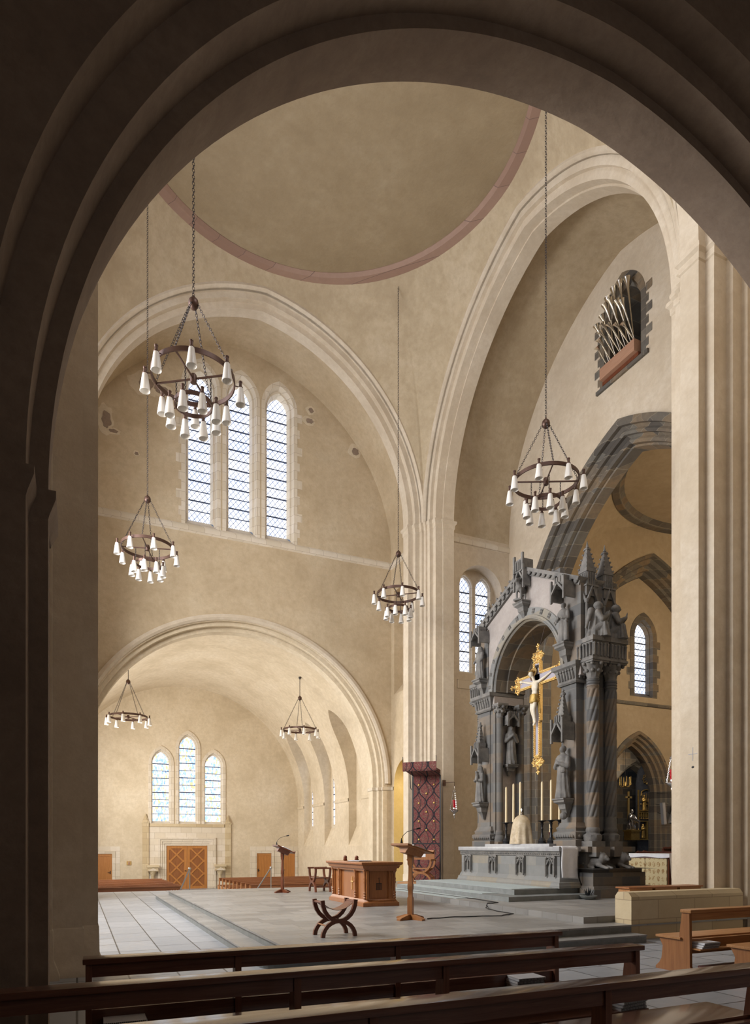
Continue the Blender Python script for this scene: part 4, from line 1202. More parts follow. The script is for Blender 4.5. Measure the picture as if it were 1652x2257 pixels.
# nave pews
def nave_pew(x0, x1, y, label, group, mz=True):
    root = empty('nave_pew', (x0, y, NF), 0, label, 'pew', group); L = x1 - x0
    mb = MB(); mb.box(0, L, -.05, .05, .80, .85, 0, .01); mb.box(.02, L - .02, -.02, .01, .68, .8); mb.build('rail', 'navepew', root)
    mb = MB(); mb.box(0, L, .05, .42, .42, .46); mb.build('seat', 'navepew', root)
    for x in ((0, L - .05) if L < 6 else (0, L / 2, L - .05)):
        mb = MB(); mb.prism([(-.06, 0), (.42, 0), (.38, .42), (.08, .44), (.05, .8), (-.05, .8)], x, x + .05, lambda a, b, d: (d, a, b)); mb.build('end_panel', 'navepewz', root)
    return root
ordn = ['the row nearest the platform'] + ['%s row from the platform' % q for q in ('second', 'third', 'fourth', 'fifth', 'sixth', 'seventh', 'eighth')] + ['the farthest row']
for k in range(9):
    y = 28.9 + .86 * k
    nave_pew(-.6, 4.0, y, 'red-brown nave pew left of the aisle, ' + ordn[k], 'nave pews left of the aisle')
    nave_pew(6.85, 12.4, y - .3, 'red-brown nave pew right of the aisle, ' + ordn[k], 'nave pews right of the aisle')

# ------------------------------------------------------------------ doors, stoups, rails at the far end
root = empty('door_1', ((DX0 + DX1) / 2, YE + .06, NF), kind='structure')
O = root.location
dw = (DX1 - DX0) / 2; dh = DZ - NF
for sg in (-1, 1):
    x0, x1 = (-dw, -.006) if sg < 0 else (.006, dw)
    mb = MB(); mb.box(x0, x1, 0, .06, 0, dh); 
    lf = mb.build('leaf', 'doord', root)
    mb = MB()
    for a, b in ((x0, x0 + .16), (x1 - .16, x1)): mb.box(a, b, -.025, 0, 0, dh)
    mb.box(x0 + .16, x1 - .16, -.025, 0, 0, .14); mb.box(x0 + .16, x1 - .16, -.025, 0, dh - .17, dh)
    xm = (x0 + x1) / 2; wv = (x1 - x0) / 2 - .16
    for k in range(-1, 4):
        zc = .14 + (dh - .31) * (k + .5) / 3
        for q in (-1, 1):
            p, r = Vector((xm - wv, -.013, zc - q * .43)), Vector((xm + wv, -.013, zc + q * .43))
            # clip to the panel
            lo, hi = .14, dh - .17
            def clipz(p, r):
                for (A, B) in ((p, r), (r, p)):
                    if A.z < lo and B.z > lo: A.xyz = A.lerp(B, (lo - A.z) / (B.z - A.z))
                    if A.z > hi and B.z < hi: A.xyz = A.lerp(B, (hi - A.z) / (B.z - A.z))
            if max(p.z, r.z) <= lo or min(p.z, r.z) >= hi: continue
            clipz(p, r); mb.beam(p, r, .026 if q > 0 else .030, .085)
    mb.build('lattice', 'door', lf)
    mb = MB(); mb.box(sg * .09 - .05, sg * .09 + .05, -.06, -.03, 1.04, 1.08); mb.build('handle', 'black', lf)
for k, (a, b, t) in enumerate(small_doors):
    root = empty('door_%d' % (k + 2), ((a + b) / 2, YE + .04, NF), kind='structure'); w_ = (b - a) / 2; h_ = t - NF
    mb = MB(); mb.box(-w_, w_, 0, .05, 0, h_); lf = mb.build('leaf', 'door', root)
    mb = MB()
    mb.box(-w_, -w_ + .12, -.02, 0, 0, h_); mb.box(w_ - .12, w_, -.02, 0, 0, h_); mb.box(-w_ + .12, w_ - .12, -.02, 0, h_ - .14, h_)
    for q in range(1, 4): mb.box(-w_ + .12 + (2 * w_ - .24) * q / 4 - .006, -w_ + .12 + (2 * w_ - .24) * q / 4 + .006, -.012, 0, 0, h_ - .14)
    mb.build('frame', 'door', root)
    mb = MB(); s = 1 if k == 0 else -1
    mb.box(s * (w_ - .1) - .02, s * (w_ - .1) + .02, -.05, -.02, .95, 1.12); mb.box(s * (w_ - .1) - .12 * s - .02, s * (w_ - .1) + .02, -.07, -.05, 1.02, 1.045); mb.build('handle', 'black', root)
for x, lb in ((4.0, 'carved stone stoup on a bracket left of the double door'), (7.85, 'carved stone stoup on a bracket right of the double door')):
    root = empty('stoup', (x, YE - .3, NF + .95), 0, lb, 'stoup', 'stone stoups')
    mb = MB(); mb.box(-.34, .34, -.2, .28, .34, .48, 0, .02); mb.box(-.3, .3, -.16, .26, .12, .34, .04); mb.build('basin', 'ashlar', root, smooth=30)
    mb = MB(); mb.lathe([(.02, -.5), (.08, -.45), (.1, -.1), (.22, .12)], (0, .05, 0), 12); mb.build('bracket', 'ashlar', root, smooth=40)
    mb = MB(); mb.prism([(-.28, .15), (.28, .15), (0, .32)], -.19, -.16, lambda a, b, d: (a, d, b)); mb.build('carving', 'surround', root)
root = empty('wall_plaque', (2.72, YE - .03, NF + 1.55), 0, 'small square carved plaque on the far wall left of the double door', 'plaque')
mb = MB(); mb.box(-.13, .13, 0, .03, -.12, .12, 0, .01); mb.build('plate', 'goldd', root)
mb = MB(); mb.ball((0, -.005, 0), .06, 8, (1, .3, 1)); mb.box(-.09, .09, -.012, 0, -.09, -.06); mb.box(-.09, .09, -.012, 0, .06, .09); mb.build('relief', 'casewood', root, smooth=40)
for px, lb in ((410, 'steel stair handrail in front of the double door'), (585, 'steel stair handrail beside the slim lectern')):
    b = at(px, None, Y=26.7)
    root = empty('handrail', (b.x, 26.6, 0), 0, lb, 'handrail', 'steel stair handrails')
    mb = MB(); mb.tube([(-.05 if px < 500 else .0, 1.5, -.12), (.12 if px < 500 else .2, .0, .84)], .028, 8); mb.ball((.12 if px < 500 else .2, 0, .84), .06); mb.build('rail', 'steel', root, smooth=50)
    for (x, y, z0, z1) in ((.12 if px < 500 else .2, 0, 0, .82), (-.05 if px < 500 else 0, 1.5, NF, -.12)):
        mb = MB(); mb.tube([(x, y, z0), (x, y, z1)], .024, 8); mb.build('post', 'steel', root, smooth=50)
# ------------------------------------------------------------------ low wall and cabinets by the right pier
mb = MB()
mb.prism([(0, 0), (.40, 0), (.40, .78), (.33, .86), (.07, .86), (0, .78)], 0, 2.95, lambda a, b, d: (d, a, b))
o = mb.build('low_wall', 'ashlar', loc=(9.2, 9.14, 0)); tag(o, 'low buff stone screen wall beside the right pier', 'wall', kind='thing')
for k, lb in enumerate(('small oak cabinet behind the stone wall, left one of three', 'small oak cabinet behind the stone wall, middle one of three', 'small oak cabinet behind the stone wall, right one by the pier')):
    root = empty('oak_cabinet', (9.92 + .66 * k, 9.76, ZP + .12 if k else ZP + .12), 0, lb, 'cabinet', 'three oak cabinets behind the low wall')
    mb = MB(); mb.box(-.29, .29, -.14, .14, 0, .49); mb.build('body', 'oakx', root)
    mb = MB(); mb.box(-.33, .33, -.18, .18, .49, .52, 0, .006); mb.build('top', 'altarwood', root)
    mb = MB()
    for (a, b, c_, d) in ((-.29, .29, .43, .49), (-.29, -.23, .05, .43), (.23, .29, .05, .43)): mb.box(a, b, -.155, -.14, c_, d)
    mb.build('front_frame', 'oakx', root)
# ------------------------------------------------------------------ tapestry with tester
root = empty('tapestry', (11.76, 21.62, .46), -PI / 4, 'tall crimson and black patterned tapestry with canopy, against the far pier', 'tapestry')
tw, thh = .53, 3.86
mb = MB(); mb.box(-tw, tw, 0, .03, 0, thh); mb.build('hanging', 'tapestry', root)
mb = MB()
mb.box(-tw - .02, -tw + .03, -.012, 0, 0, thh); mb.box(tw - .03, tw + .02, -.012, 0, 0, thh); mb.box(-tw, tw, -.012, 0, 1.33, 1.37); mb.build('border', 'black', root)
mb = MB(); mb.grid([[(-tw - .12, -.75, thh + .16), (tw + .12 - .1, -.75, thh + .16)], [(-tw, .02, thh), (tw, .02, thh)]]); mb.grid([[(-tw - .12, -.75, thh + .17), (tw + .02, -.75, thh + .17)], [(-tw, .02, thh + .06), (tw, .02, thh + .06)]])
for s in (-1, 1): mb.face([(s * (tw + .05), -.75, thh + .16), (s * tw, .02, thh), (s * tw, .02, thh + .19), (s * (tw + .05), -.75, thh + .19)])
mb.build('canopy', 'tapestry', root)
mb = MB()
mb.box(-tw - .14, tw + .06, -.78, -.75, thh + .16, thh + .42); 
n = 30
for k in range(n):
    x0 = -tw - .14 + (2 * tw + .2) * k / n
    mb.box(x0 + .006, x0 + (2 * tw + .2) / n - .006, -.785, -.75, thh + .09, thh + .17)
v = mb.build('valance', 'tapestry', root); v['label'] = 'fringed patterned valance'
mb = MB()
for x in (-tw - .13, tw + .05): mb.tube([(x, -.77, thh + .42), (x, -.77, thh + .62)], .012, 6)
mb.tube([(-tw - .05, 0, thh - .5), (-tw - .05, -.1, thh - .45), (-tw - .05, -.2, thh + .2), (-tw - .13, -.75, thh + .4)], .014, 6)
mb.build('bracket', 'black', root)
for (x, z) in [(-.29, 3.52), (.29, 3.52), (0, 3.2), (-.29, 2.85), (.29, 2.85), (0, 2.52), (-.29, 2.18), (.29, 2.18), (0, 1.85), (-.29, 1.5), (.29, 1.5)]:
    mb = MB((x, -.015, z)); mb.ball((x, -.015, z), .038, 8, (1, .4, 1)); mb.build('rosette', 'goldd', root, smooth=60, loc=(x, -.015, z))
# ------------------------------------------------------------------ hanging sanctuary lamps
def lamp(loc, s, label, bracket):
    root = empty('sanctuary_lamp', loc, 0, label, 'lamp', 'red glass hanging lamps')
    mb = MB(); mb.lathe([(.004 * s, -.42 * s), (.02 * s, -.38 * s), (.012 * s, -.34 * s), (.04 * s, -.28 * s), (.03 * s, -.24 * s), (.06 * s, -.20 * s), (.14 * s, -.14 * s), (.15 * s, -.10 * s), (.10 * s, -.07 * s), (.06 * s, -.05 * s), (.055 * s, 0)], (0, 0, 0), 18)
    mb.build('bowl', 'silver', root, smooth=50)
    mb = MB(); mb.lathe([(.055 * s, -.01), (.065 * s, .1 * s), (.078 * s, .28 * s), (.074 * s, .28 * s), (.05 * s, .05 * s)], (0, 0, 0), 18); mb.build('glass', 'redglass', root, smooth=50)
    mb = MB()
    for k in range(3):
        a = 2 * PI * k / 3 + .5
        links(mb, (.15 * s * math.cos(a), .15 * s * math.sin(a), -.1 * s), (.03 * s * math.cos(a), .03 * s * math.sin(a), .62 * s), .05 * s)
    mb.build('chain', 'silver', root)
    mb = MB(); mb.lathe([(.08 * s, 0), (.07 * s, .03 * s), (.03 * s, .07 * s), (.012 * s, .1 * s), (.012 * s, .2 * s)], (0, 0, .6 * s), 12)
    mb.build('cap', 'silver', root, smooth=50)
    mb = MB(); dx, dy = bracket
    mb.tube([(0, 0, .8 * s), (0, 0, .95 * s), (dx, dy, .95 * s)], .012, 6)
    mb.obox((dx, dy, .95 * s), (1, 0, 0), (0, 1, 0), (0, 0, 1), .02 if abs(dx) > abs(dy) else .06, .06 if abs(dx) > abs(dy) else .02, .11 * s)
    mb.build('bracket', 'bronze', root, smooth=40)
pl = at(1001, 1780, Y=21.4)
lamp(tuple(pl), 1.0, 'silver hanging lamp with red glass on the far pier beside the tapestry', (-.18, .45))
pl = at(1480.5, 1718, Y=11.45)
lamp(tuple(pl), .82, 'silver hanging lamp with red glass at the edge of the right pier', (.02, -.34))
# ------------------------------------------------------------------ organ trumpets
oy, oz = 16.42, 17.1
root = empty('organ_trumpets', (XE, oy, oz), 0, 'organ trumpet pipes fanning from a pale wooden case in the high arched opening', 'organ')
mb = MB()
mb.prism([(-.75, .12), (-.75, .5), (.75, .5), (.75, .12)], -.25, .4, lambda a, b, d: (d, a, b)); mb.build('case', 'casewood', root)
mb = MB(); mb.box(-.1, .5, -.78, .78, .0, .12); mb.build('case_foot', 'stool', root)
def trumpet(y, L, dy, tilt):
    d = Vector((-math.sin(tilt), dy, math.cos(tilt))).normalized()
    p0 = Vector((-.02 + .12 * (L > 1.4), y, .5)); p1 = p0 + d * L
    mb = MB(p0)
    n = 12
    rs = [.014 + .02 * (k / n) + (.085 * max(0, (k / n - .78) / .22) ** 2) for k in range(n + 1)]
    mb.tube([p0 + d * L * k / n for k in range(n + 1)], 0, 10, rs, cap=False)
    mb.tube([p0 - d * .02, p0 + d * .1], .028, 8)
    mb.build('pipe', 'pipe', root, smooth=60, loc=p0)
for k in range(7): trumpet(-.62 + .2 * k, .75 + .14 * min(k, 6 - k) * 1.0, .1 - .02 * k, .75)
for k in range(6): trumpet(-.6 + .22 * k, 1.35 + .2 * min(k, 5 - k), .04, .42)
for k in range(4): trumpet(-.45 + .28 * k, 2.15 + .1 * (1.5 - abs(k - 1.5)), 0, .16)
mb = MB()
mb.grid([[(XE, a, b) for a, b in org], [(XE + .12, a, b) for a, b in lancet(16.42, .76, 17.1, 19.98, 10)], [(XE + .16, a, b) for a, b in lancet(16.42, .70, 17.1, 19.88, 10)], [(XE + 1.6, a, b) for a, b in lancet(16.42, .70, 17.1, 19.88, 10)]])
o1, o2 = lancet(16.42, 1.0, 17.1, 20.32, 10), org
mb.grid([[(XE - .012, a, b) for a, b in o1], [(XE - .012, a, b) for a, b in o2]])
for k in range(6):
    z = 17.25 + .34 * k
    for s in (-1, 1): l = .24 if k % 2 else .1; mb.face([(XE - .01, oy + s * 1.0, z), (XE - .01, oy + s * (1.0 + l), z), (XE - .01, oy + s * (1.0 + l), z + .26), (XE - .01, oy + s * 1.0, z + .26)])
mb.box(XE - .08, XE + .1, oy - 1.12, oy + 1.12, 16.98, 17.1)
struct(mb.build('trim_19', 'darkstone', smooth=30), 'dark stone frame of the organ opening')
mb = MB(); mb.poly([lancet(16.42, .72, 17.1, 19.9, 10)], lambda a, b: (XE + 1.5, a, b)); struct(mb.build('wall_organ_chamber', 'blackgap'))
# ------------------------------------------------------------------ carved figures
def folds(n, amp, ph=0): return lambda a, z: 1 + amp * math.sin(n * a + ph + 2.2 * math.sin(z * 3 + ph)) + amp * .5 * math.sin((n * 2 + 1) * a)
def place(o, base, ang, parent):
    o.parent = parent
    L = Vector(parent.location) if parent else Vector((0, 0, 0))
    o.location = Vector(base) - L; o.rotation_euler = (0, 0, ang)
    return o
def robed(name, h, base, ang, parent, mat='carved', hood=False, arms='chest', child=False, mitre=False, vox=None, holds=None):
    """standing robed figure, local front = -y"""
    f = folds(9, .09)
    pr = [(.001, 0), (.155 * h, 0), (.158 * h, .04 * h), (.14 * h, .2 * h), (.125 * h, .4 * h), (.112 * h, .56 * h), (.122 * h, .68 * h), (.135 * h, .775 * h), (.115 * h, .815 * h), (.06 * h, .845 * h), (.042 * h, .875 * h), (.001, .88 * h)]
    P = [('l', pr, (0, 0, 0), lambda a, z: (f(a, z) if z < .66 * h else 1), 1.0, .78)]
    P.append(('e', (0, -.012 * h, .925 * h), (.052 * h, .06 * h, .074 * h)))
    P.append(('c', (0, -.066 * h, .925 * h), (0, -.07 * h, .905 * h), .008 * h, .013 * h))
    if hood:
        P.append(('l', [(.001, .75 * h), (.115 * h, .76 * h), (.1 * h, .84 * h), (.078 * h, .9 * h), (.07 * h, .97 * h), (.03 * h, 1.005 * h), (.001, 1.01 * h)], (0, .022 * h, 0), None, 1, 1))
    else:
        P.append(('e', (0, .012 * h, .945 * h), (.06 * h, .06 * h, .066 * h)))
    if mitre: P.append(('l', [(.06 * h, .96 * h), (.068 * h, 1.0 * h), (.05 * h, 1.07 * h), (.001, 1.13 * h)], (0, 0, 0), None, 1, .6))
    for s in (-1, 1):
        sh = (s * .125 * h, .0, .765 * h); el = (s * .155 * h, -.03 * h, .60 * h)
        hd = {'chest': (s * .03 * h, -.135 * h, .66 * h), 'pray': (s * .014 * h, -.15 * h, .74 * h), 'side': (s * .16 * h, -.1 * h, .52 * h), 'hold': (s * .06 * h, -.13 * h, .6 * h)}[arms]
        P.append(('c', sh, el, .046 * h, .05 * h)); P.append(('c', el, hd, .05 * h, .034 * h))
        tip = Vector(hd) + Vector((-s * .02 * h, -.02 * h, .035 * h))
        P.append(('c', hd, tuple(tip), .02 * h, .014 * h))
    if child:
        P.append(('c', (.07 * h, -.15 * h, .62 * h), (.05 * h, -.13 * h, .76 * h), .05 * h, .042 * h)); P.append(('e', (.045 * h, -.14 * h, .82 * h), (.036 * h, .04 * h, .046 * h)))
    if holds == 'jar': P.append(('l', [(.001, 0), (.05 * h, .01 * h), (.06 * h, .05 * h), (.035 * h, .09 * h), (.04 * h, .11 * h), (.001, .115 * h)], (.15 * h, -.14 * h, .46 * h), None, 1, 1))
    if holds == 'child_side': P += [('l', [(.001, 0), (.06 * h, 0), (.05 * h, .3 * h), (.045 * h, .42 * h), (.001, .45 * h)], (.17 * h, -.1 * h, .02 * h), None, 1, 1), ('e', (.17 * h, -.11 * h, .5 * h), (.045 * h, .045 * h, .055 * h))]
    o = sculpt(name, P, vox or h * .0135, mat)
    return place(o, base, ang, parent)
def kneeling(name, h, base, ang, parent, mat='carved'):
    f = folds(8, .10, 1)
    P = [('l', [(.001, 0), (.27 * h, 0), (.26 * h, .08 * h), (.19 * h, .3 * h), (.15 * h, .5 * h), (.17 * h, .64 * h), (.14 * h, .74 * h), (.06 * h, .78 * h), (.001, .79 * h)], (0, .03 * h, 0), f, .82, 1.0)]
    P.append(('c', (-.09 * h, .05 * h, .2 * h), (-.09 * h, -.2 * h, .34 * h), .12 * h, .10 * h)); P.append(('l', [(.001, 0), (.15 * h, 0), (.12 * h, .2 * h), (.1 * h, .38 * h), (.001, .42 * h)], (-.1 * h, -.19 * h, 0), folds(6, .12), 1, 1))
    P.append(('c', (.1 * h, .05 * h, .2 * h), (.1 * h, -.2 * h, .08 * h), .12 * h, .11 * h))
    P.append(('e', (0, -.06 * h, .86 * h), (.09 * h, .105 * h, .115 * h))); P.append(('e', (0, -.03 * h, .89 * h), (.115 * h, .12 * h, .10 * h))); P.append(('c', (0, -.16 * h, .86 * h), (0, -.165 * h, .83 * h), .015 * h, .02 * h))
    for s in (-1, 1):
        P.append(('c', (s * .17 * h, 0, .66 * h), (s * .19 * h, -.12 * h, .46 * h), .07 * h, .075 * h)); P.append(('c', (s * .19 * h, -.12 * h, .46 * h), (s * .025 * h, -.3 * h, .6 * h), .075 * h, .04 * h))
        P.append(('c', (s * .02 * h, -.3 * h, .6 * h), (s * .012 * h, -.33 * h, .72 * h), .032 * h, .016 * h))
        P.append(('c', (s * .1 * h, .16 * h, .72 * h), (s * .17 * h, .3 * h, .25 * h), .09 * h, .03 * h))
    return place(sculpt(name, P, h * .0135, mat), base, ang, parent)
def lion(name, h, base, ang, parent, mat='carved'):
    """crouching lion, head towards -y"""
    P = [('c', (0, .42 * h, .34 * h), (0, -.22 * h, .44 * h), .27 * h, .28 * h), ('e', (0, -.42 * h, .62 * h), (.3 * h, .27 * h, .33 * h)), ('e', (0, -.62 * h, .62 * h), (.17 * h, .16 * h, .17 * h)), ('e', (0, -.76 * h, .55 * h), (.1 * h, .1 * h, .09 * h))]
    for s in (-1, 1):
        P += [('c', (s * .2 * h, -.25 * h, .25 * h), (s * .2 * h, -.78 * h, .09 * h), .12 * h, .09 * h), ('e', (s * .2 * h, -.85 * h, .08 * h), (.1 * h, .12 * h, .08 * h)), ('c', (s * .24 * h, .5 * h, .28 * h), (s * .26 * h, .2 * h, .12 * h), .22 * h, .11 * h), ('c', (s * .26 * h, .2 * h, .1 * h), (s * .26 * h, -.02 * h, .08 * h), .1 * h, .08 * h), ('e', (s * .17 * h, -.42 * h, .92 * h), (.06 * h, .04 * h, .07 * h))]
    P.append(('c', (0, .66 * h, .3 * h), (.25 * h, .75 * h, .12 * h), .05 * h, .05 * h))
    return place(sculpt(name, P, h * .035, mat), base, ang, parent)
def beast(name, h, base, ang, parent, mat='carved'):
    P = [('c', (0, .3 * h, .55 * h), (0, -.2 * h, .6 * h), .17 * h, .18 * h), ('c', (0, -.24 * h, .64 * h), (0, -.38 * h, .82 * h), .12 * h, .1 * h), ('e', (0, -.44 * h, .86 * h), (.1 * h, .15 * h, .1 * h))]
    for s in (-1, 1):
        P += [('c', (s * .1 * h, -.22 * h, .5 * h), (s * .1 * h, -.24 * h, .26 * h), .07 * h, .05 * h), ('c', (s * .1 * h, -.24 * h, .26 * h), (s * .1 * h, -.22 * h, .03 * h), .05 * h, .05 * h), ('c', (s * .1 * h, .32 * h, .5 * h), (s * .11 * h, .26 * h, .28 * h), .09 * h, .06 * h), ('c', (s * .11 * h, .26 * h, .28 * h), (s * .1 * h, .34 * h, .03 * h), .055 * h, .05 * h), ('c', (s * .08 * h, .0, .7 * h), (s * .12 * h, .32 * h, 1.02 * h), .09 * h, .03 * h), ('c', (s * .05 * h, -.36 * h, .93 * h), (s * .08 * h, -.34 * h, 1.0 * h), .03 * h, .02 * h)]
    P.append(('b', (-.2 * h, .2 * h, -.42 * h, .48 * h, -.06 * h, .03 * h)))
    return place(sculpt(name, P, h * .028, mat), base, ang, parent)
def corbel(mb, c, w, d, z0, z1, ax, ay):
    """tapering bracket against a wall; ax along the wall, ay outwards"""
    c, ax, ay = Vector(c), Vector(ax), Vector(ay)
    prof = [(0.18, 0.12), (.3, .3), (.42, .45), (.55, .5), (.62, .72), (.9, .82), (.9, .9), (1, .94), (1, 1)]
    H = z1 - z0; rows = []
    for k, p in prof:
        z = z0 + H * p
        rows.append([c + ax * (-w / 2 * k) + Vector((0, 0, z)), c + ax * (-w / 2 * k) + ay * d * k + Vector((0, 0, z)), c + ax * (w / 2 * k) + ay * d * k + Vector((0, 0, z)), c + ax * (w / 2 * k) + Vector((0, 0, z))])
    R = mb.grid(rows)
    mb.bm.faces.new(R[-1]); mb.bm.faces.new(R[0])
def canopy(mb, c, w, d, z0, z1, ax, ay, spire=True):
    """gabled statue canopy with little buttresses and a crocketed spire"""
    c, ax, ay = Vector(c), Vector(ax), Vector(ay)
    H = z1 - z0; hb = .34 * H if spire else .55 * H
    up = Vector((0, 0, 1))
    def q(a, o, z): return c + ax * a + ay * o + up * z
    for s in (-1, 1):
        mb.obox(q(s * w / 2, d * .5, z0 + hb * .35), ax, ay, up, .03, d * .5, hb * .5)
        mb.obox(q(s * w / 2, d, z0 + hb * .45), ax, ay, up, .028, .028, hb * .75)
    mb.obox(q(0, d * .45, z0 + hb * .85), ax, ay, up, w / 2, d * .45, hb * .12)
    for s in (-1, 1):
        mb.beam(q(s * w / 2, d, z0 + hb * .25), q(0, d, z0 + hb * .95), .05, .05, ay)
        for sd in (-1, 1): pass
    mb.beam(q(-w / 2, 0, z0 + hb * .3), q(-w / 2, d, z0 + hb * .3), .04, .06); mb.beam(q(w / 2, 0, z0 + hb * .3), q(w / 2, d, z0 + hb * .3), .04, .06)
    mb.obox(q(0, d * .5, z0 + hb * 1.15), ax, ay, up, w * .36, d * .36, hb * .22)
    for k in range(4): mb.obox(q(-w * .3 + w * .2 * k, d * .87, z0 + hb * 1.15), ax, ay, up, .012, .02, hb * .22)
    if spire:
        rows = []
        for k in range(7):
            t = k / 6; r = w * .28 * (1 - .8 * t); z = z0 + hb * 1.35 + (H - hb * 1.35) * t * .9
            rows.append([q(r * a, d * .45 + r * b * .8, z) for a, b in ((-1, -1), (1, -1), (1, 1), (-1, 1))])
            for a, b in ((-1, 1), (1, 1)):
                if k < 6: mb.ball(q(r * a * 1.1, d * .45 + r * b * .85, z + .03), .032, 6)
        mb.grid(rows, close_u=True)
        mb.ball(q(0, d * .45, z0 + H * .93), .06, 8, (1.2, 1.2, .9)); mb.ball(q(0, d * .45, z1), .035, 6)

# ------------------------------------------------------------------ stone altar
root = empty('stone_altar', (11.45, 15.83, .645), 0, 'long grey stone altar with carved niches below the canopy', 'altar')
off = root.location
mb = MB(off)
mb.box(11.16, 11.75, 13.47, 18.18, .80, 1.55); mb.box(11.75, 12.7, 14.5, 17.5, .645, 1.66); mb.build('body', 'altarstone', root)
mb = MB(off)
moulding(mb, [(11.75, 18.18), (11.16, 18.18), (11.16, 13.47), (11.75, 13.47)], [(.645, .10), (.70, .10), (.72, .085), (.78, .08), (.80, .05), (.87, .03), (.92, .0)], -1); mb.build('base_moulding', 'altarstone', root, smooth=35)
mb = MB(off)
moulding(mb, [(11.75, 18.18), (11.16, 18.18), (11.16, 13.47), (11.75, 13.47)], [(1.44, 0), (1.46, .03), (1.56, .035), (1.58, .05)], -1)
for k in range(58): mb.ball((11.13, 13.5 + 4.66 * k / 57, 1.51), .03, 6, (1, 1, .7))
mb.build('frieze', 'carved', root, smooth=40)
mb = MB(off); mb.box(11.08, 11.78, 13.40, 18.26, 1.58, 1.70, 0, .02); mb.build('mensa', 'slab', root, smooth=40)
mb = MB(off); mb.box(11.62, 12.7, 14.46, 17.56, 1.66, 1.78, 0, .006); mb.build('retable_shelf', 'slab', root)
for y in (17.75, 16.4, 15.07, 13.79):
    mb = MB(off); w = .17
    for s in (-1, 1):
        mb.box(11.10, 11.17, y + s * w - .03, y + s * w + .03, .98, 1.44); mb.box(11.08, 11.12, y + s * w - .022, y + s * w + .022, .92, 1.4)
        mb.tube([(11.115, y + s * w * .5 + w * .42 * math.cos(t), 1.24 + .12 * math.sin(t)) for t in [PI * j / 6 for j in range(7)]], .016, 5)
        mb.beam((11.11, y + s * w, 1.2), (11.11, y, 1.42), .03, .03)
    mb.box(11.1, 11.17, y - .02, y + .02, 1.0, 1.25); mb.box(11.11, 11.17, y - w, y + w, 1.4, 1.46)
    for k in range(3): mb.ball((11.11, y - .1 + .1 * k, 1.34), .028, 6)
    mb.build('carved_niche', 'carved', root, smooth=40)
# towel over the near end
root = empty('towel', (11.45, 13.38, 1.7), 0, 'folded white linen towel hanging over the near end of the stone altar', 'towel')
rows = []
for k in range(26):
    row = []
    for j in range(13):
        x = 11.14 + .52 * j / 12
        if k < 6: p = (x, 13.72 - .3 * k / 5, 1.715 + .003 * math.sin(j))
        else:
            z = 1.705 - (k - 5) / 20 * (.80 + .03 * (j / 12)); p = (x + .012 * math.sin(k * .3), 13.385 - .012 - .010 * math.sin(j * .9 + .5) * min(1, (k - 5) / 6), z)
        row.append(p)
    rows.append(row)
mb = MB(root.location); mb.grid(rows)
o = mb.build('cloth', 'white', root, smooth=60); md = o.modifiers.new('t', 'SOLIDIFY'); md.thickness = .012
# carpet on the altar steps
root = empty('step_carpet', (9.6, 16.2, .645), 0, 'pale grey-green carpet strips laid on the altar steps', 'carpet')
mb = MB(root.location)
mb.box(9.78, 11.02, 13.6, 18.5, .646, .655); mb.box(9.25, 9.72, 14.1, 18.85, .516, .525); mb.box(8.62, 9.2, 14.3, 19.6, .401, .41)
mb.build('strip', 'carpet', root)
# ------------------------------------------------------------------ candlesticks
mb0 = None
for k, (px, zt) in enumerate(((1115, 1734), (1131, 1727), (1146, 1723), (1194, 1722), (1214, 1718), (1232.5, 1715))):
    b = at(px, X=12.15, z=None)
    loc = (b.x, b.y, 1.78)
    zz = at(px, zt, X=12.15).z
    lb = 'tall black candlestick with cream candle on the stone altar, %s from the left' % ('first', 'second', 'third', 'fourth', 'fifth', 'last')[k]
    root = empty('candlestick', loc, 0, lb, 'candlestick', 'six tall altar candlesticks')
    mb = MB(); mb.lathe([(.12, 0), (.125, .03), (.10, .05), (.115, .09), (.09, .13), (.06, .17), (.045, .2), (.05, .23), (.035, .26), (.03, .40), (.042, .43), (.03, .46), (.035, .54), (.05, .57), (.03, .59), (.06, .63), (.125, .655), (.125, .665), (.03, .67)], (0, 0, 0), 16, lambda a, z: 1 + (.10 * math.cos(6 * a) if z < .16 else 0))
    mb.build('stick', 'black', root, smooth=40)
    mb = MB(); mb.lathe([(.038, .665), (.036, .7), (.03, zz - 1.78 - .05), (.02, zz - 1.78 - .015), (.004, zz - 1.78)], (0, 0, 0), 14); mb.build('candle', 'candle', root, smooth=50)
root = empty('altar_candle', (12.25, 15.2, 1.78), 0, 'small red-based candle standing behind the tall candlesticks', 'candle')
mb = MB(); mb.lathe([(.05, 0), (.02, .03), (.016, .25), (.045, .29), (.045, .33), (.01, .335)], (0, 0, 0), 12); mb.build('stick', 'kneel', root, smooth=40)
mb = MB(); mb.lathe([(.03, .33), (.03, .56), (.005, .57)], (0, 0, 0), 12); mb.build('candle', 'candle', root, smooth=50)
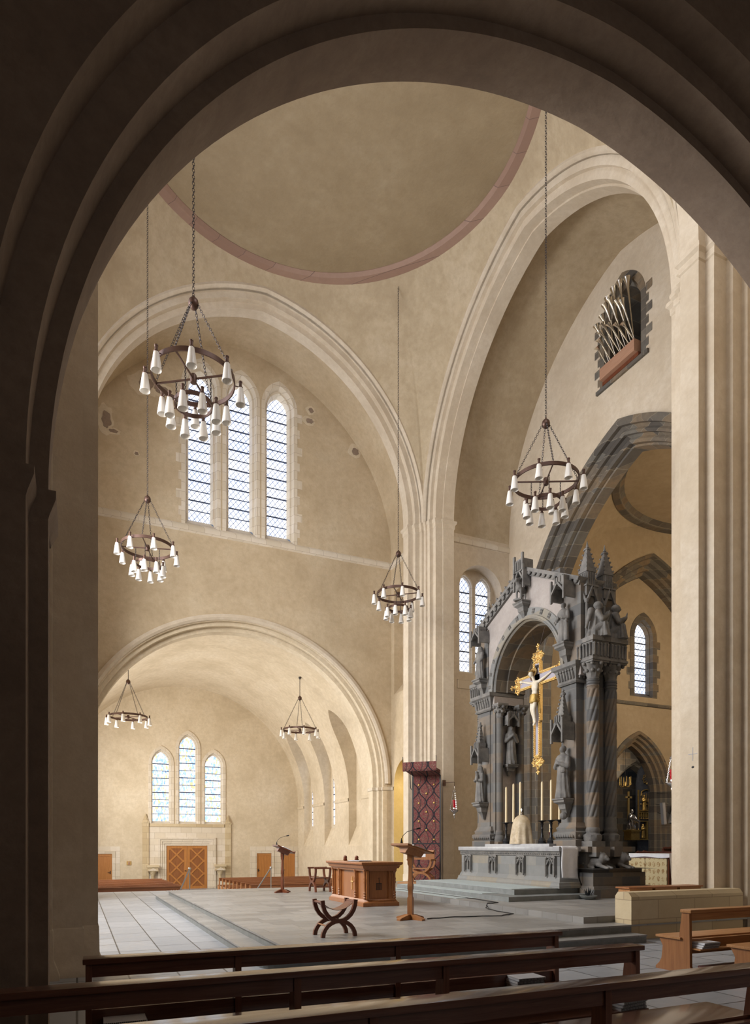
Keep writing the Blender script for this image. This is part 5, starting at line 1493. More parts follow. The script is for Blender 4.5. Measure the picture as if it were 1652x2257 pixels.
# tabernacle under its veil
root = empty('veiled_tabernacle', (11.84, 15.98, 1.78), 0, 'domed tabernacle under a pale gold brocade veil on the stone altar', 'tabernacle')
mb = MB(); f = lambda a, z: 1 + .075 * math.sin(9 * a) * min(1, max(0, (.68 - z) / .5)) + .05 * math.sin(5 * a + 1) * min(1, max(0, (.68 - z) / .5))
mb.lathe([(.37, 0), (.355, .12), (.335, .3), (.315, .45), (.295, .57), (.26, .68), (.2, .77), (.1, .83), (.01, .85)], (0, 0, 0), 72, f, .82, 1.0)
mb.build('veil', 'veil', root, smooth=60)
mb = MB(); mb.lathe([(.03, .84), (.035, .87), (.015, .89), (.03, .92), (.005, .95)], (0, 0, 0), 10); mb.box(-.006, .006, -.008, .008, .94, 1.04); mb.box(-.006, .006, -.035, .035, .985, 1.0)
mb.build('finial_cross', 'silver', root, smooth=50)

# ------------------------------------------------------------------ ciborium
CB = empty('ciborium', (12.55, 15.95, .40), 0, 'tall grey carved stone canopy with twisted columns and gable over the altar', 'canopy')
off = CB.location
def part(name, mat, smooth=None):
    return lambda mb: mb.build(name, mat, CB, smooth=smooth)
XF, XB_ = 12.0, 13.1
# base blocks
mb = MB(off)
mb.box(11.72, 13.75, 12.86, 14.45, .40, .64); mb.box(11.75, 13.65, 12.9, 14.45, .64, .70, .02)
mb.box(11.80, 13.55, 12.98, 14.45, .70, 1.04); 
moulding(mb, [(11.80, 14.45), (11.80, 12.98), (13.55, 12.98), (13.55, 14.45)], [(.92, 0), (.96, .03), (1.02, .05), (1.08, .07), (1.13, .07), (1.14, -.2)], 1)
mb.box(11.86, 13.49, 13.04, 14.44, 1.0, 1.136); mb.box(11.95, 13.4, 13.4, 14.43, 1.04, 1.69)
mb.box(11.90, 13.5, 13.28, 14.45, 1.56, 1.70); mb.box(12.03, 12.49, 13.12, 13.5, 1.44, 1.695); mb.box(12.63, 13.09, 13.12, 13.5, 1.44, 1.695)
part('base_block', 'greystone')(mb)
mb = MB(off); mb.box(11.76, 13.5, 17.55, 18.9, .40, 1.70); part('base_block', 'greystone')(mb)
def plinth_torus(mb, x, y, r, z0):
    mb.box(x - r * 1.55, x + r * 1.55, y - r * 1.55, y + r * 1.55, z0, z0 + .14)
    mb.lathe([(r * 1.5, .14), (r * 1.6, .2), (r * 1.6, .3), (r * 1.35, .33), (r * 1.15, .36), (r * 1.3, .42), (r * 1.2, .48), (r * 1.05, .52)], (x, y, z0), 20, lambda a, z: 1 + (.05 * math.cos(10 * a) if .15 < z < .31 else 0))
def cap(mb, x, y, r, z0, z1, w):
    H = z1 - z0
    mb.lathe([(r, 0), (r * 1.12, .03), (r, .06), (r * 1.1, H * .3), (r * 1.5, H * .55), (w * .92, H * .78)], (x, y, z0), 24, lambda a, z: 1 + (.10 * math.cos(8 * a + z * 9) if z > .07 else 0))
    for k in range(8):
        a = 2 * PI * k / 8
        for (q, rr) in ((.45, r * 1.35), (.75, w)): mb.ball((x + rr * math.cos(a), y + rr * math.sin(a), z0 + H * q), .05, 6)
    mb.box(x - w * .92, x + w * .92, y - w, y + w, z0 + H * .8, z1 - .05); mb.box(x - w * .985, x + w * .985, y - w * 1.08, y + w * 1.08, z1 - .06, z1)
# twisted columns
for (x, y) in ((12.26, 13.5), (12.86, 13.5), (12.3, 18.74), (12.9, 18.74)):
    mb = MB(off); r = .148; plinth_torus(mb, x, y, r * .95, 1.70); part('column_base', 'carved', 40)(mb)
    mb = MB(off); rows = []
    n, m = 60, 190
    for i in range(m + 1):
        t = i / m; z = 2.2 + 3.86 * t
        am = .115 if .07 < t < .93 else .0
        row = []
        for j in range(n):
            a = 2 * PI * j / n
            rr = r * (1 + am * (abs(math.sin(3.5 * (a - z * 2.0))) * 2 - 1.2)) * (1.0 if .06 < t < .94 else 1.06)
            row.append((x + rr * math.cos(a), y + rr * math.sin(a), z))
        rows.append(row)
    mb.grid(rows, close_u=True)
    for z in (5.86, 5.93, 6.0): mb.lathe([(r * .9, -.02), (r * 1.16, 0), (r * .9, .02)], (x, y, z), 24)
    part('twisted_column', 'greystone', 40)(mb)
    mb = MB(off); cap(mb, x, y, r, 6.03, 6.55, .30)
    part('column_capital', 'carved', 40)(mb)
    mb = MB(off)
    mb.box(x - .27, x + .27, y - .29, y + .3, 6.54, 6.98); mb.box(x - .296, x + .296, y - .33, y + .33, 6.98, 7.1)
    for k in range(5):
        mb.tube([(x - .23 + .115 * k, y - .30, 6.6), (x - .23 + .115 * k, y - .31, 6.9)], .026, 6); mb.ball((x - .23 + .115 * k, y - .31, 6.9), .035, 6)
        mb.tube([(x - .30, y - .23 + .115 * k, 6.6), (x - .31, y - .23 + .115 * k, 6.9)], .026, 6); mb.ball((x - .31, y - .23 + .115 * k, 6.9), .035, 6)
    part('carved_block', 'carved', 40)(mb)
for (x, y, a, nm) in ((12.28, 13.38, .95, 'kneeling_angel'), (12.88, 13.38, .8, 'kneeling_angel')):
    kneeling(nm, .96, (x, y, 7.1), a, CB)
kneeling('kneeling_angel', .8, (12.35, 18.85, 7.1), PI, CB)
for (x, a) in ((12.2, .25), (12.9, .35)): lion('lion', .46, (x, 13.32, 1.12), a, CB)
# piers
mb = MB(off)
mb.box(12.0, 13.1, 13.83, 14.42, 2.1, 6.1); mb.box(12.25, 13.15, 13.62, 13.9, 2.1, 6.5); mb.box(11.965, 13.06, 13.62, 14.28, 6.56, 8.6); mb.box(12.2, 13.14, 13.60, 13.9, 6.5, 8.55)
part('pier', 'greystone')(mb)
mb = MB(off)
mb.box(12.0, 13.1, 17.85, 18.5, 2.1, 6.3); mb.box(11.965, 13.06, 17.9, 18.36, 6.5, 8.62); mb.box(12.03, 12.3, 17.6, 17.9, 2.1, 6.1); mb.box(12.85, 13.08, 17.6, 17.9, 2.1, 6.1); mb.box(12.2, 13.1, 18.4, 18.62, 2.1, 8.4)
part('pier', 'greystone')(mb)
mb = MB(off); mb.box(12.28, 12.87, 17.66, 17.88, 2.0, 6.0); part('plaster_panel', 'gable')(mb)
for (x, y) in ((12.18, 17.58), (12.97, 17.58)):
    mb = MB(off); mb.lathe([(.11, 2.2), (.11, 5.85)], (x, y, 0), 16); plinth_torus(mb, x, y, .11, 1.70); part('shaft', 'greystone', 50)(mb)
    mb = MB(off); cap(mb, x, y, .11, 5.75, 6.2, .2); part('shaft_capital', 'carved', 40)(mb)
for (x0, x1, y0, y1) in ((11.97, 13.12, 13.80, 14.45), (11.97, 13.12, 17.74, 18.53)):
    mb = MB(off)
    pth = [(x1, y0), (x0, y0), (x0, y1), (x1, y1)]
    for z0 in (1.70,):
        moulding(mb, pth, [(1.70, .12), (1.88, .12), (1.9, .07), (2.0, .13), (2.08, .12), (2.12, .05), (2.2, .07), (2.26, .02), (2.34, .0)], 1)
    k = 0
    for (xa, ya, xb, yb) in ((x1, y0, x0, y0), (x0, y0, x0, y1), (x0, y1, x1, y1)):
        n = 7
        for j in range(n + 1):
            t = j / n; x, y = xa + (xb - xa) * t, ya + (yb - ya) * t
            mb.ball((x - (.11 if xa == xb else 0), y + (0 if xa == xb else (-.11 if ya == y0 else .11)), 1.98), .05, 6)
    part('pier_base', 'greystone', 40)(mb)
    mb = MB(off)
    moulding(mb, pth, [(6.02, .02), (6.06, .06), (6.1, .03), (6.2, .04), (6.42, .10), (6.46, .16), (6.56, .17), (6.58, 0)], 1)
    for j in range(6):
        t = (j + .5) / 6; y = y0 + (y1 - y0) * t
        mb.tube([(x0 - .05, y, 6.14), (x0 - .09, y, 6.33)], .035, 6); mb.ball((x0 - .10, y, 6.38), .04, 6)
    for j in range(8):
        t = (j + .5) / 8; x = x0 + (x1 - x0) * t
        mb.tube([(x, y0 - .05, 6.14), (x, y0 - .09, 6.33)], .035, 6); mb.ball((x, y0 - .1, 6.38), .04, 6)
    part('pier_capital', 'carved', 40)(mb)
# gable with archivolt
YM = 15.98
ZG = 6.56; sG, cG = 1.62, .16
inner = [(YM + u, z) for u, z in arch_line(sG, cG, 6.2, ZG, 24)]
gout = [(13.66, 6.2)] + inner + [(18.3, 6.2), (18.3, 8.62), (YM, 9.74), (13.66, 8.58)]
mb = MB(off); mb.prism(gout, XF, XB_, lambda a, b, d: (d, a, b)); part('gable', 'gable')(mb)
mb = MB(off)
order_skin(mb, [(1.94, XF + .02), (1.94, XF - .03), (1.73, XF - .035), (1.72, XF - .08), (1.66, XF - .09), (1.62, XF - .03), (1.60, XF - .03), (1.57, XF + .02)], cG, ZG, ZG, lambda v, d, z: (d, YM + v, z), 30)
part('archivolt', 'altarstone', 35)(mb)
mb = MB(off)
order_skin(mb, [(1.57, XF + .02), (1.57, XF + .42), (1.5, XF + .42), (1.5, XB_), (1.9, XB_)], cG, ZG, ZG, lambda v, d, z: (d, YM + v, z), 30)
part('arch_soffit', 'darkstone', 35)(mb)
pts = arch_pts(1.835, cG, ZG, 60)
for k in range(4, len(pts) - 4, 8):
    mb = MB(off)
    u, z = pts[k]; u2, z2 = pts[k + 1]; d = Vector((0, u2 - u, z2 - z)).normalized(); nrm = Vector((1, 0, 0)).cross(d)
    c = Vector((XF - .035, YM + u, z))
    mb.obox(c, (1, 0, 0), d, nrm, .012, .055, .075)
    for s in (-1, 1):
        for t in (-1, 1): mb.ball(c + Vector((-.012, 0, 0)) + d * .028 * s + nrm * .036 * t, .026, 6)
    part('carved_square', 'carved', 40)(mb)
mb = MB(off)
pts = arch_pts(1.64, cG, ZG, 60)
for u, z in pts: mb.ball((XF - .07, YM + u, z), .035, 6)
part('bead_moulding', 'altarstone', 60)(mb)
# coping with flowers and crockets
for (ya, za, yb, zb) in ((YM, 9.78, 13.6, 8.62), (YM, 9.78, 18.4, 8.66)):
    mb = MB(off)
    a, b = Vector((12.5, ya, za)), Vector((12.5, yb, zb)); d = (b - a).normalized(); nrm = Vector((1, 0, 0)).cross(d)
    if nrm.z < 0: nrm = -nrm
    L = (b - a).length
    mb.obox((a + b) / 2 + nrm * .05, d, (1, 0, 0), nrm, L / 2, .66, .05); mb.obox((a + b) / 2 - nrm * .05, d, (1, 0, 0), nrm, L / 2, .58, .06)
    n = 11
    for k in range(n):
        p = a + d * L * (k + .5) / n
        mb.ball(Vector((11.88, p.y, p.z)) - nrm * .02, .075, 6, (.6, 1, 1))
        if ya != yb and yb > ya: mb.ball(Vector((11.95, p.y, p.z)) + nrm * .13, .06, 6, (1, 1, 1.3)); mb.ball(Vector((11.9, p.y, p.z)) + nrm * .2 + d * .04, .04, 6)
    part('coping', 'carved', 40)(mb)
mb = MB(off); mb.ball((12.2, 15.0, 9.45), .05, 6); mb.box(12.1, 12.3, 14.6, 15.2, 9.2, 9.38, .02, .01); part('ridge_carving', 'carved', 40)(mb)
# finial canopy, beast and corbel at the apex
mb = MB(off); canopy(mb, (11.98, YM, 0), .44, .24, 9.32, 10.15, (0, 1, 0), (-1, 0, 0), False); mb.box(11.72, 12.1, YM - .2, YM + .2, 9.7, 10.05); mb.box(11.70, 11.76, YM - .23, YM - .16, 9.7, 10.2); mb.box(11.70, 11.76, YM + .16, YM + .23, 9.7, 10.2)
for k in range(3): mb.box(11.69, 11.73, YM - .11 + .09 * k, YM - .07 + .09 * k, 9.74, 10.0)
part('gable_canopy', 'carved', 40)(mb)
beast('winged_beast', .62, (11.82, YM, 8.86), -PI / 2 + .5, CB)
mb = MB(off); corbel(mb, (11.98, YM, 0), .46, .30, 8.28, 8.84, (0, 1, 0), (-1, 0, 0)); part('corbel', 'carved', 35)(mb)
# statues on the west front
robed('statue', 1.08, (11.80, 14.1, 7.1), -PI / 2 + .2, CB, arms='hold', holds='child_side')
robed('statue', 1.40, (11.80, 14.12, 2.98), -PI / 2 + .1, CB, arms='chest', mitre=False, holds='jar')
robed('statue', 1.06, (11.80, 18.12, 7.06), -PI / 2, CB, arms='side', hood=True)
robed('statue', 1.16, (11.80, 18.12, 3.12), -PI / 2, CB, hood=True, arms='hold', child=True)
robed('hooded_statue', 1.22, (12.56, 17.5, 4.3), -.25, CB, hood=True, arms='pray')
mb = MB(off)
corbel(mb, (11.98, 14.1, 0), .44, .36, 6.45, 7.1, (0, 1, 0), (-1, 0, 0)); part('corbel', 'carved', 35)(mb)
mb = MB(off); corbel(mb, (11.98, 14.12, 0), .46, .36, 2.42, 2.98, (0, 1, 0), (-1, 0, 0)); mb.ball((11.82, 14.12, 2.52), .1, 8); part('corbel', 'carved', 35)(mb)
mb = MB(off); corbel(mb, (11.98, 18.12, 0), .44, .36, 6.5, 7.06, (0, 1, 0), (-1, 0, 0)); part('corbel', 'carved', 35)(mb)
mb = MB(off); corbel(mb, (11.98, 18.12, 0), .44, .36, 2.5, 3.12, (0, 1, 0), (-1, 0, 0)); part('corbel', 'carved', 35)(mb)
mb = MB(off); corbel(mb, (12.56, 17.66, 0), .44, .3, 3.9, 4.3, (1, 0, 0), (0, -1, 0)); part('corbel', 'carved', 35)(mb)
mb = MB(off); canopy(mb, (11.98, 14.12, 0), .44, .38, 4.58, 5.85, (0, 1, 0), (-1, 0, 0)); part('statue_canopy', 'carved', 40)(mb)
mb = MB(off); canopy(mb, (11.98, 18.12, 0), .42, .36, 4.46, 5.66, (0, 1, 0), (-1, 0, 0)); part('statue_canopy', 'carved', 40)(mb)
mb = MB(off); canopy(mb, (11.98, 14.1, 0), .5, .38, 8.32, 9.04, (0, 1, 0), (-1, 0, 0), False); part('statue_canopy', 'carved', 40)(mb)
mb = MB(off); canopy(mb, (11.98, 18.12, 0), .46, .36, 8.24, 8.86, (0, 1, 0), (-1, 0, 0), False); part('statue_canopy', 'carved', 40)(mb)
mb = MB(off); canopy(mb, (12.56, 17.66, 0), .4, .3, 5.58, 6.1, (1, 0, 0), (0, -1, 0), False); part('statue_canopy', 'carved', 40)(mb)
# pinnacles over the columns
for (x, y, sy) in ((12.27, 13.72, -1), (12.86, 13.72, -1), (12.42, 18.5, 1)):
    mb = MB(off); w = .18
    for a in (-1, 1):
        for b in (-1, 1):
            mb.tube([(x + a * w, y + b * w, 7.1), (x + a * w, y + b * w, 8.15)], .035, 8); mb.lathe([(.05, -.05), (.06, 0), (.05, .05)], (x + a * w, y + b * w, 8.1), 8)
    for a in (-1, 1):
        mb.beam((x + a * w, y - w - .02, 8.08), (x, y - w - .02, 8.5), .05, .06, (0, 1, 0)); mb.beam((x - w - .02, y + a * w, 8.08), (x - w - .02, y, 8.5), .06, .05, (1, 0, 0))
    mb.box(x - w, x + w, y - w, y + w, 8.25, 8.5); mb.box(x - w * 1.15, x + w * 1.15, y - w * 1.15, y + w * 1.15, 8.5, 8.54)
    mb.box(x - w * .8, x + w * .8, y - w * .8, y + w * .8, 8.5, 8.95)
    for k in range(4):
        q = -w * .6 + w * .4 * k
        mb.box(x + q - .015, x + q + .015, y - w * .9, y - w * .8, 8.56, 8.88); mb.box(x - w * .9, x - w * .8, y + q - .015, y + q + .015, 8.56, 8.88)
    mb.box(x - w * .9, x + w * .9, y - w * .9, y + w * .9, 8.9, 8.98)
    rows = []
    for k in range(6):
        t = k / 5; r = w * .8 * (1 - .82 * t); z = 8.98 + .62 * t
        rows.append([(x - r, y - r, z), (x + r, y - r, z), (x + r, y + r, z), (x - r, y + r, z)])
        if k < 5:
            for a in (-1, 1):
                for b in (-1, 1): mb.ball((x + a * r * 1.06, y + b * r * 1.06, z + .04), .026, 6)
    mb.grid(rows, close_u=True)
    mb.box(x - .06, x + .06, y - .06, y + .06, 9.52, 9.56); mb.lathe([(.05, 0), (.03, .05), (.004, .18)], (x, y, 9.58), 8)
    part('pinnacle', 'carved', 30)(mb)

# ------------------------------------------------------------------ hanging crucifix
KX, KY, KZ = 12.45, 16.0, 6.66
CR = empty('crucifix', (KX, KY, KZ), 0, 'gilded hanging crucifix with painted figure under the stone arch', 'crucifix')
mb = MB()
mb.box(-.03, .03, -.11, .11, -2.3, .5); mb.box(-.03, .03, -.86, .86, -.14, .14); mb.build('cross_panel', 'crosspanel', CR)
mb = MB()
def border(pts):
    for a, b in zip(pts, pts[1:] + pts[:1]): mb.beam(a, b, .075, .08, (1, 0, 0))
q = [(-.01, -.14, .5), (-.01, .14, .5), (-.01, .14, .16), (-.01, .86, .16), (-.01, .86, -.16), (-.01, .14, -.16), (-.01, .14, -1.25), (-.01, .11, -1.3), (-.01, .11, -2.3), (-.01, -.11, -2.3), (-.01, -.11, -1.3), (-.01, -.14, -1.25), (-.01, -.14, -.16), (-.01, -.86, -.16), (-.01, -.86, .16), (-.01, -.14, .16)]
border(q)
for a, b in zip(q, q[1:] + q[:1]):
    a, b = Vector(a), Vector(b); n = max(1, int((b - a).length / .055))
    for k in range(n): mb.ball(a.lerp(b, (k + .5) / n) + Vector((-.045, 0, 0)), .027, 5)
mb.build('gilt_border', 'gold', CR, smooth=50)
def finial(c, up):
    mb = MB(c); c = Vector(c)
    X = Vector((-1, 0, 0)); u = Vector(up); s = X.cross(u)
    def ring(cc, r, t, n=14): 
        rows = []
        for k in range(n):
            a = 2 * PI * k / n; d = u * math.cos(a) + s * math.sin(a)
            rows.append([cc + d * (r + t) , cc + d * r + X * t, cc + d * (r - t), cc + d * r - X * t])
        mb.grid(rows, close_u=True, close_v=True)
    ring(c, .1, .022); ring(c, .045, .018)
    for k in range(6):
        a = 2 * PI * k / 6; d = u * math.cos(a) + s * math.sin(a)
        ring(c + d * .15, .052, .017, 10)
        mb.ball(c + d * .215 + X * .02, .026, 6)
    for d, L in ((u, .36), (s, .27), (-s, .27)):
        mb.beam(c + d * .16, c + d * (L - .05), .03, .03)
        for e in (d, d.cross(X), -d.cross(X)): mb.ball(c + d * (L - .06) + e * .05, .033, 6)
    mb.obox(c - X * .02, u, s, X, .12, .12, .02)
    mb.build('finial', 'gold', CR, smooth=50, loc=c)
finial((0, 0, .68), (0, 0, 1)); finial((0, 0, -2.46), (0, 0, -1)); finial((0, .98, 0), (0, 1, 0)); finial((0, -.98, 0), (0, -1, 0))
# painted figure, local front = -x
h = 1.42; z0 = .17
P = [('e', (-.2, .07, z0 - .03), (.078, .068, .098)), ('c', (-.26, .08, z0 - .04), (-.285, .085, z0 - .06), .014, .018), ('c', (-.11, .0, -.13), (-.17, .05, z0 - .1), .045, .042),
     ('c', (-.10, .09, -.13), (-.10, -.09, -.13), .07, .07), ('e', (-.11, 0, -.25), (.085, .135, .16)), ('e', (-.12, .0, -.43), (.075, .11, .13)), ('e', (-.12, .01, -.55), (.095, .125, .1))]
for s in (-1, 1):
    P += [('c', (-.09, s * .12, -.12), (-.065, s * .40, -.035), .052, .036), ('c', (-.065, s * .40, -.035), (-.055, s * .64, .045), .038, .023), ('c', (-.055, s * .65, .048), (-.055, s * .72, .06), .026, .03)]
    for k in range(4): P.append(('c', (-.06, s * .73, .04 + .018 * k), (-.075, s * (.80 - .008 * abs(k - 1.5)), .035 + .024 * k), .010, .008))
    P.append(('c', (-.06, s * .70, .07), (-.085, s * .72, .125), .011, .008))
    P += [('c', (-.13, s * .065, -.6), (-.19, s * .05, -.92), .082, .056), ('c', (-.19, s * .05, -.92), (-.11, s * .02, -1.27), .055, .034), ('c', (-.11, s * .02, -1.28), (-.16, s * .015, -1.37), .034, .026)]
o = sculpt('figure', P, .0125, 'ivory'); o.parent = CR
mb = MB(); mb.lathe([(.10, -.74), (.14, -.7), (.135, -.6), (.125, -.5), (.11, -.47)], (-.135, 0, 0), 24, lambda a, z: 1 + .06 * math.sin(8 * a + 9 * z), .95, 1.12)
mb.prism([(-.02, -.5), (.08, -.52), (.14, -1.02), (.07, -1.05)], -.09, -.05, lambda a, b, d: (d, -a - .06, b)); o = mb.build('loincloth', 'goldd', CR, smooth=60)
mb = MB(); mb.lathe([(.04, -.19), (.066, -.08), (.074, .04), (.066, .09), (.02, .115)], (-.155, .085, z0 - .02), 16, lambda a, z: 1 + .05 * math.sin(7 * a + 20 * z)); mb.build('hair', 'hair', CR, smooth=60)
for k in range(1):
    mb = MB(); n = 20; rows = []
    for j in range(n):
        a = 2 * PI * j / n; rows.append([(-.195 + r * math.cos(a), .07 + r * math.sin(a), z0 + .045 + zz) for r, zz in ((.075, -.018), (.098, 0), (.075, .018), (.062, 0))])
    mb.grid(rows, close_u=True, close_v=True); mb.build('crown', 'goldd', CR, smooth=40)
mb = MB(); c = Vector((-.105, .11, z0 + .03)); ax = Vector((-1, 0, .25)).normalized(); u = Vector((0, 1, 0)); v = ax.cross(u)
rows = [[c + ax * t + (u * math.cos(2 * PI * k / 28) + v * math.sin(2 * PI * k / 28)) * r for k in range(28)] for r, t in ((.001, .01), (.16, .01), (.165, 0), (.16, -.012), (.001, -.012))]
mb.grid(rows, close_u=True); mb.build('halo', 'gold', CR, smooth=30)
mb = MB(); mb.obox((-.05, 0, .36), (1, 0, 0), (0, 1, 0), (0, 0, 1), .012, .07, .045); mb.build('title_board', 'black', CR)
mb = MB()
zt = 8.0 - KZ
for s in (-1, 1): mb.tube([(0, s * .05, .9), (.0, s * .3, zt + .1)], .005, 5)
mb.tube([(0, -.98, .05), (0, -1.5, .1)], .007, 5); mb.tube([(0, 1.2, 0), (0, 1.6, -.05)], .009, 5)
mb.build('wire', 'chain', CR)

# ------------------------------------------------------------------ chancel furniture
root = empty('frontal_table', (17.1, 16.3, .40), 0, 'table altar with cream damask frontal and white cloth beyond the canopy', 'altar')
off = root.location
mb = MB(off); mb.box(16.85, 17.7, 15.2, 17.9, .40, 1.44); mb.build('body', 'stool', root)
for k in range(3):
    mb = MB(off); y0 = 15.24 + .88 * k; mb.box(16.80, 16.84, y0, y0 + .86, .46, 1.33); mb.build('frontal_panel', 'frontal', root)
mb = MB(off); mb.box(16.79, 16.85, 15.2, 17.9, 1.33, 1.40); o = mb.build('red_band', 'kneel', root)
mb = MB(off); mb.box(16.74, 17.8, 15.1, 17.95, 1.44, 1.475)
rows = []
for k in range(2):
    rows.append([(16.735 + .008 * math.sin(j * 1.3) * (k), 15.08 + 2.87 * j / 20, 1.47 - .11 * k - .02 * math.sin(j * .7) * k) for j in range(21)])
mb.grid(rows)
rows = []
for k in range(5):
    rows.append([(16.73 + 1.05 * j / 10, 15.08 - .02 * k * (1 if j < 2 else .3) + .01 * math.sin(j * 1.7) * k * .5, 1.475 - .19 * k) for j in range(11)])
mb.grid(rows); mb.build('cloth', 'white', root, smooth=50)
# choir stalls
for k, (x, lb) in enumerate(((19.6, 'dark red-brown choir stall bench just behind the damask table'), (21.0, 'dark red-brown choir stall bench farther back in the chancel'))):
    root = empty('choir_stall', (x, 15.0, .3), 0, lb, 'stall', 'choir stalls')
    n = 7
    mb = MB(); mb.box(-.25, .3, -2.6, 3.9, 0, .95); mb.build('base', 'stall', root)
    mb = MB(); mb.box(-.3, .32, -2.65, 3.95, 1.16 + .16 * k, 1.22 + .16 * k, 0, .01); mb.build('rail', 'stall', root)
    for j in range(n + 1):
        y = -2.6 + 6.5 * j / n
        mb = MB(); mb.prism([(-.28, .9), (.3, .9), (.3, 1.2 + .16 * k), (.1, 1.26 + .16 * k), (-.05, 1.18 + .16 * k), (-.2, 1.24 + .16 * k), (-.34, 1.16 + .16 * k), (-.3, 1.02)], y, y + .07, lambda a, b, d: (a, d, b)); mb.build('arm', 'stall', root)
mb = MB(); mb.box(-1.2, 1.2, -.5, .5, 0, 1.0); tag(mb.build('stone_step_block', 'step', loc=(25.6, 24.9, .3)), 'grey stone altar block below the gilded reredos', 'altar block')
# reredos and gilded group
RR = empty('reredos', (27.2, 26.02, 2.05), 0, 'black and gilded reredos panel with relief figures in the side chapel', 'reredos')
mb = MB(); mb.prism([(-.6, -1.7), (.6, -1.7), (.6, 2.9), (.45, 3.6), (0, 4.1), (-.45, 3.6), (-.6, 2.9)], 0, .12, lambda a, b, d: (a, d, b)); mb.build('panel', 'reredos', RR)
mb = MB()
for x in (-.56, .56): mb.box(x - .03, x + .03, -.06, 0, 0, 2.6)
for z in (.0, .95, 1.42, 1.5): mb.box(-.5, .5, -.12, 0, z, z + .05)
mb.tube([(-.4, -.05, 2.3), (-.35, -.05, 2.52), (-.18, -.05, 2.6), (0, -.05, 2.64), (.18, -.05, 2.6), (.35, -.05, 2.52), (.4, -.05, 2.3)], .03, 6)
for k in range(7):
    x = -.4 + .133 * k; mb.tube([(x, -.05, 1.9 if k % 2 else 2.0), (x, -.05, 2.45)], .013, 5); mb.ball((x, -.06, 1.86), .04, 6)
for k in range(6): mb.box(-.45 + .16 * k, -.37 + .16 * k, -.1, 0, 1.2, 1.42); mb.ball((-.41 + .16 * k, -.09, 1.12), .05, 6)
mb.box(-.05, .05, -.1, 0, .05, .95)
for k in range(9):
    a = 2 * PI * k / 9; mb.tube([(.22 * math.cos(a), -.05, 3.2 + .22 * math.sin(a)), (.3 * math.cos(a + .5), -.06, 3.2 + .3 * math.sin(a + .5)), (.12 * math.cos(a + 1), -.05, 3.2 + .12 * math.sin(a + 1))], .02, 5)
mb.build('gilt_tracery', 'goldd', RR, smooth=40)
for (x, z, hh) in ((-.2, 1.5, .85), (.2, 1.5, .85), (-.28, .08, .75), (.28, .08, .75)):
    robed('relief_figure', hh, (27.2 + x, 25.94, 2.05 + z), 0, RR, 'goldd', hood=z < 1, arms='chest', vox=.022)
PG = empty('pieta_group', (26.0, 25.8, 2.05), 0, 'gilded seated figure group under a gold cross on a pedestal', 'sculpture')
mb = MB(); mb.box(-.28, .28, -.25, .25, -.02, .42); mb.box(-.32, .32, -.29, .29, .42, .5); o = mb.build('pedestal', 'goldd', PG)
P = [('l', [(.001, 0), (.26, 0), (.25, .3), (.17, .5), (.16, .75), (.06, .85), (.001, .87)], (0, .05, 0), folds(7, .07), 1, .9), ('e', (.0, -.02, .97), (.085, .09, .11)), ('c', (-.28, -.2, .62), (.26, -.2, .42), .1, .09), ('c', (.26, -.2, .42), (.3, -.15, .05), .08, .05), ('e', (-.3, -.18, .78), (.075, .08, .09)), ('c', (-.2, -.2, .55), (-.22, -.28, .15), .05, .035), ('c', (.16, 0, .72), (.2, -.2, .5), .07, .05), ('c', (-.16, 0, .72), (-.22, -.16, .6), .07, .05)]
o = sculpt('figures', P, .022, 'silver', PG); o.location = (0, 0, .5); o['label'] = 'silvery gilt figures'
mb = MB(); mb.box(-.05, .05, .2, .26, .5, 2.5); mb.box(-.22, .22, .2, .26, 2.15, 2.25); mb.build('cross', 'gold', PG)
root = empty('candelabrum', (25.75, 26.0, 4.75), 0, 'small gilded hanging candelabrum above the pieta group', 'candelabrum')
mb = MB(); mb.lathe([(.02, 0), (.1, .06), (.05, .12), (.02, .3)], (0, 0, 0), 10)
for k in range(6):
    a = 2 * PI * k / 6; d = Vector((math.cos(a), math.sin(a), 0))
    mb.tube([Vector((0, 0, .08)), d * .2 + Vector((0, 0, .02)), d * .28 + Vector((0, 0, .14))], .014, 5); mb.lathe([(.03, .12), (.02, .16), (.015, .5), (.003, .56)], d * .28, 8)
mb.build('arms', 'goldd', root, smooth=50)
mb = MB(); mb.tube([(0, 0, .3), (0, 0, 2.6)], .01, 5); mb.build('suspension_rod', 'chain', root)
for px, sg, lb in ((1461, .12, 'slim grey column loudspeaker tilted left on the chapel pillar'), (1483, -.4, 'slim grey column loudspeaker tilted right on the chapel pillar')):
    p = at(px, 1793, Y=22.45)
    root = empty('column_speaker', tuple(p), 0, lb, 'speaker', 'column loudspeakers')
    root.rotation_euler = (-.0, -sg * .9, 0)
    mb = MB(); mb.box(-.085, .085, -.08, .08, -.5, .5, 0, .01); mb.build('cabinet', 'speaker', root)
    mb = MB(); mb.box(-.065, .065, -.09, -.08, -.46, .46); o = mb.build('grille', 'grey', root)
    mb = MB(); mb.tube([(0, .05, .0), (0, .32, .05)], .02, 6); mb.build('bracket', 'black', root)
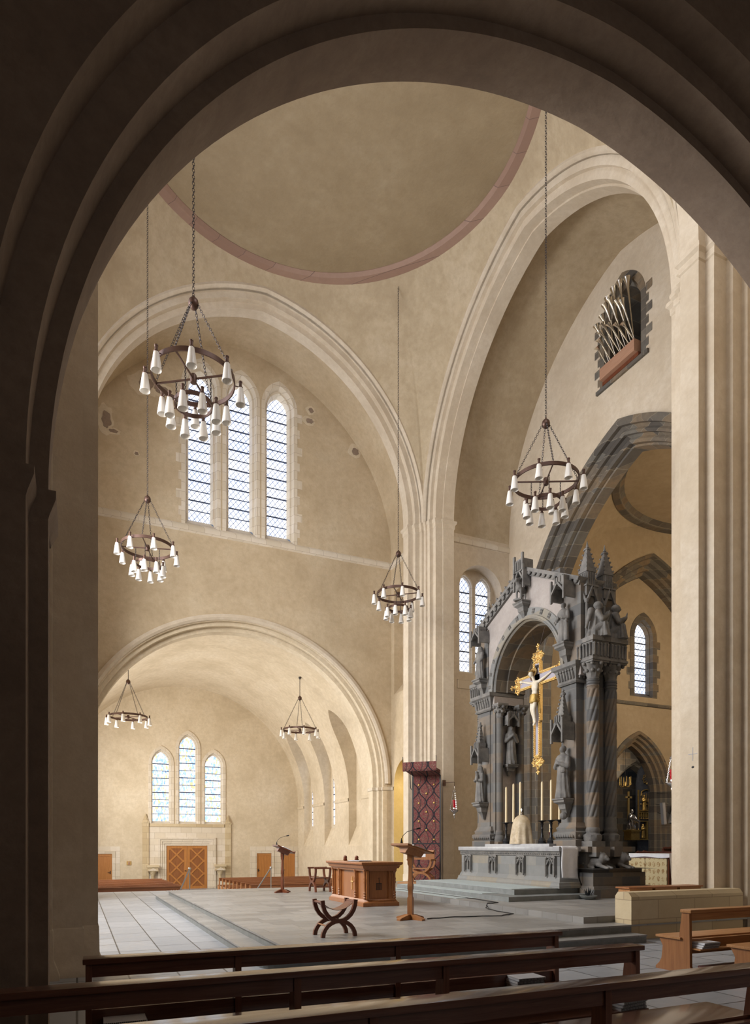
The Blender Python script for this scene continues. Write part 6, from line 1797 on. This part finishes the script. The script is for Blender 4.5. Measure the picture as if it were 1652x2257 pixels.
# potted plant by the altar step
root = empty('potted_plant', (11.5, 12.82, .40), 0, 'small dark plant in a shallow bowl on the step by the canopy base', 'plant')
mb = MB(); mb.lathe([(.08, 0), (.17, .03), (.22, .09), (.2, .1), (.02, .07)], (0, 0, 0), 16); mb.build('bowl', 'step', root, smooth=50)
mb = MB()
for k in range(40):
    a = random.uniform(0, 6.28); r = random.uniform(.03, .14); b = Vector((.05 * math.cos(a), .05 * math.sin(a), .07)); t = b + Vector((r * math.cos(a), r * math.sin(a), random.uniform(.05, .24)))
    s = Vector((-math.sin(a), math.cos(a), 0)) * .018
    mb.face([b, (b + t) / 2 + s, t, (b + t) / 2 - s])
mb.build('leaves', 'black', root)
# consecration cross and socket on the right pier, small wall marks
mb = MB(); c = at(1526, 1662, X=CX + 5.69)
mb.box(c.x - .004, c.x, c.y - .11, c.y + .11, c.z - .006, c.z + .006); mb.box(c.x - .004, c.x, c.y - .006, c.y + .006, c.z - .14, c.z + .14)
tag(mb.build('incised_cross', 'grey'), 'small thin cross marked on the pale right pier', 'cross')
mb = MB(); mb.ball((0, 0, 0), .035, 8, (.3, 1, .7)); tag(mb.build('wall_socket', 'black', loc=(c.x, c.y, c.z - .27), smooth=60), 'small black socket on the right pier below the thin cross', 'socket')
# ------------------------------------------------------------------ light
def area(name, loc, rot, sx, sy, power, col=(1, 1, 1)):
    d = bpy.data.lights.new(name, 'AREA'); d.shape = 'RECTANGLE'; d.size = sx; d.size_y = sy; d.energy = power; d.color = col
    o = bpy.data.objects.new(name, d); COL.objects.link(o); o.location = loc; o.rotation_euler = rot
    return o
# daylight through the west windows of crossing and nave; added fills elsewhere
area('daylight_west', (XW + .3, CY, 8.4), (0, -PI / 2 + .38, 0), 7, 9, 3700, (1, .985, .96))
area('fill_south', (CX, 7.0, 17), (PI / 2 - .45, 0, 0), 4.4, 6, 300, (.95, .97, 1))  # unseen fill added at the south lancets for south-facing faces
area('daylight_nave_west', (CX - RB + .4, 32.5, 4.6), (0, -PI / 2, 0), 5, 9, 1600, (1, .97, .92))
area('fill_chancel', (ACX, 10.8, 9), (PI / 2, 0, PI), 5, 6, 1500, (1, .97, .92))  # unseen fill added on the chancel's south side, no window built there
area('fill_south_nave', (CX, -7.5, 6), (PI / 2, 0, 0), 6, 5, 95, (1, .93, .88))  # unseen fill added behind the camera to lift the near arch
area('chapel_fill', (25.2, 24.3, 6.2), (.5, 0, 0), .5, .5, 60, (1, .85, .65))  # unseen fill added to bring out the gilded reredos
area('passage_fill', (XR + 1.5, 24.55, 6.0), (0, 0, 0), 1, 2, 110, (1, .88, .66))  # unseen fill added to brighten the yellow passage wall
w = bpy.data.worlds.new('world'); scene.world = w; w.use_nodes = True
w.node_tree.nodes['Background'].inputs[0].default_value = (.6, .75, 1, 1)
w.node_tree.nodes['Background'].inputs[1].default_value = .3
vs = scene.view_settings
vs.view_transform = 'Standard'; vs.look = 'None'; vs.gamma = 1; vs.use_curve_mapping = False
vs.exposure = -.04
cy = scene.cycles
cy.use_denoising = True
cy.max_bounces = 8; cy.diffuse_bounces = 5; cy.glossy_bounces = 3; cy.transmission_bounces = 2
cy.sample_clamp_indirect = 6
cy.use_adaptive_sampling = True; cy.adaptive_threshold = .025
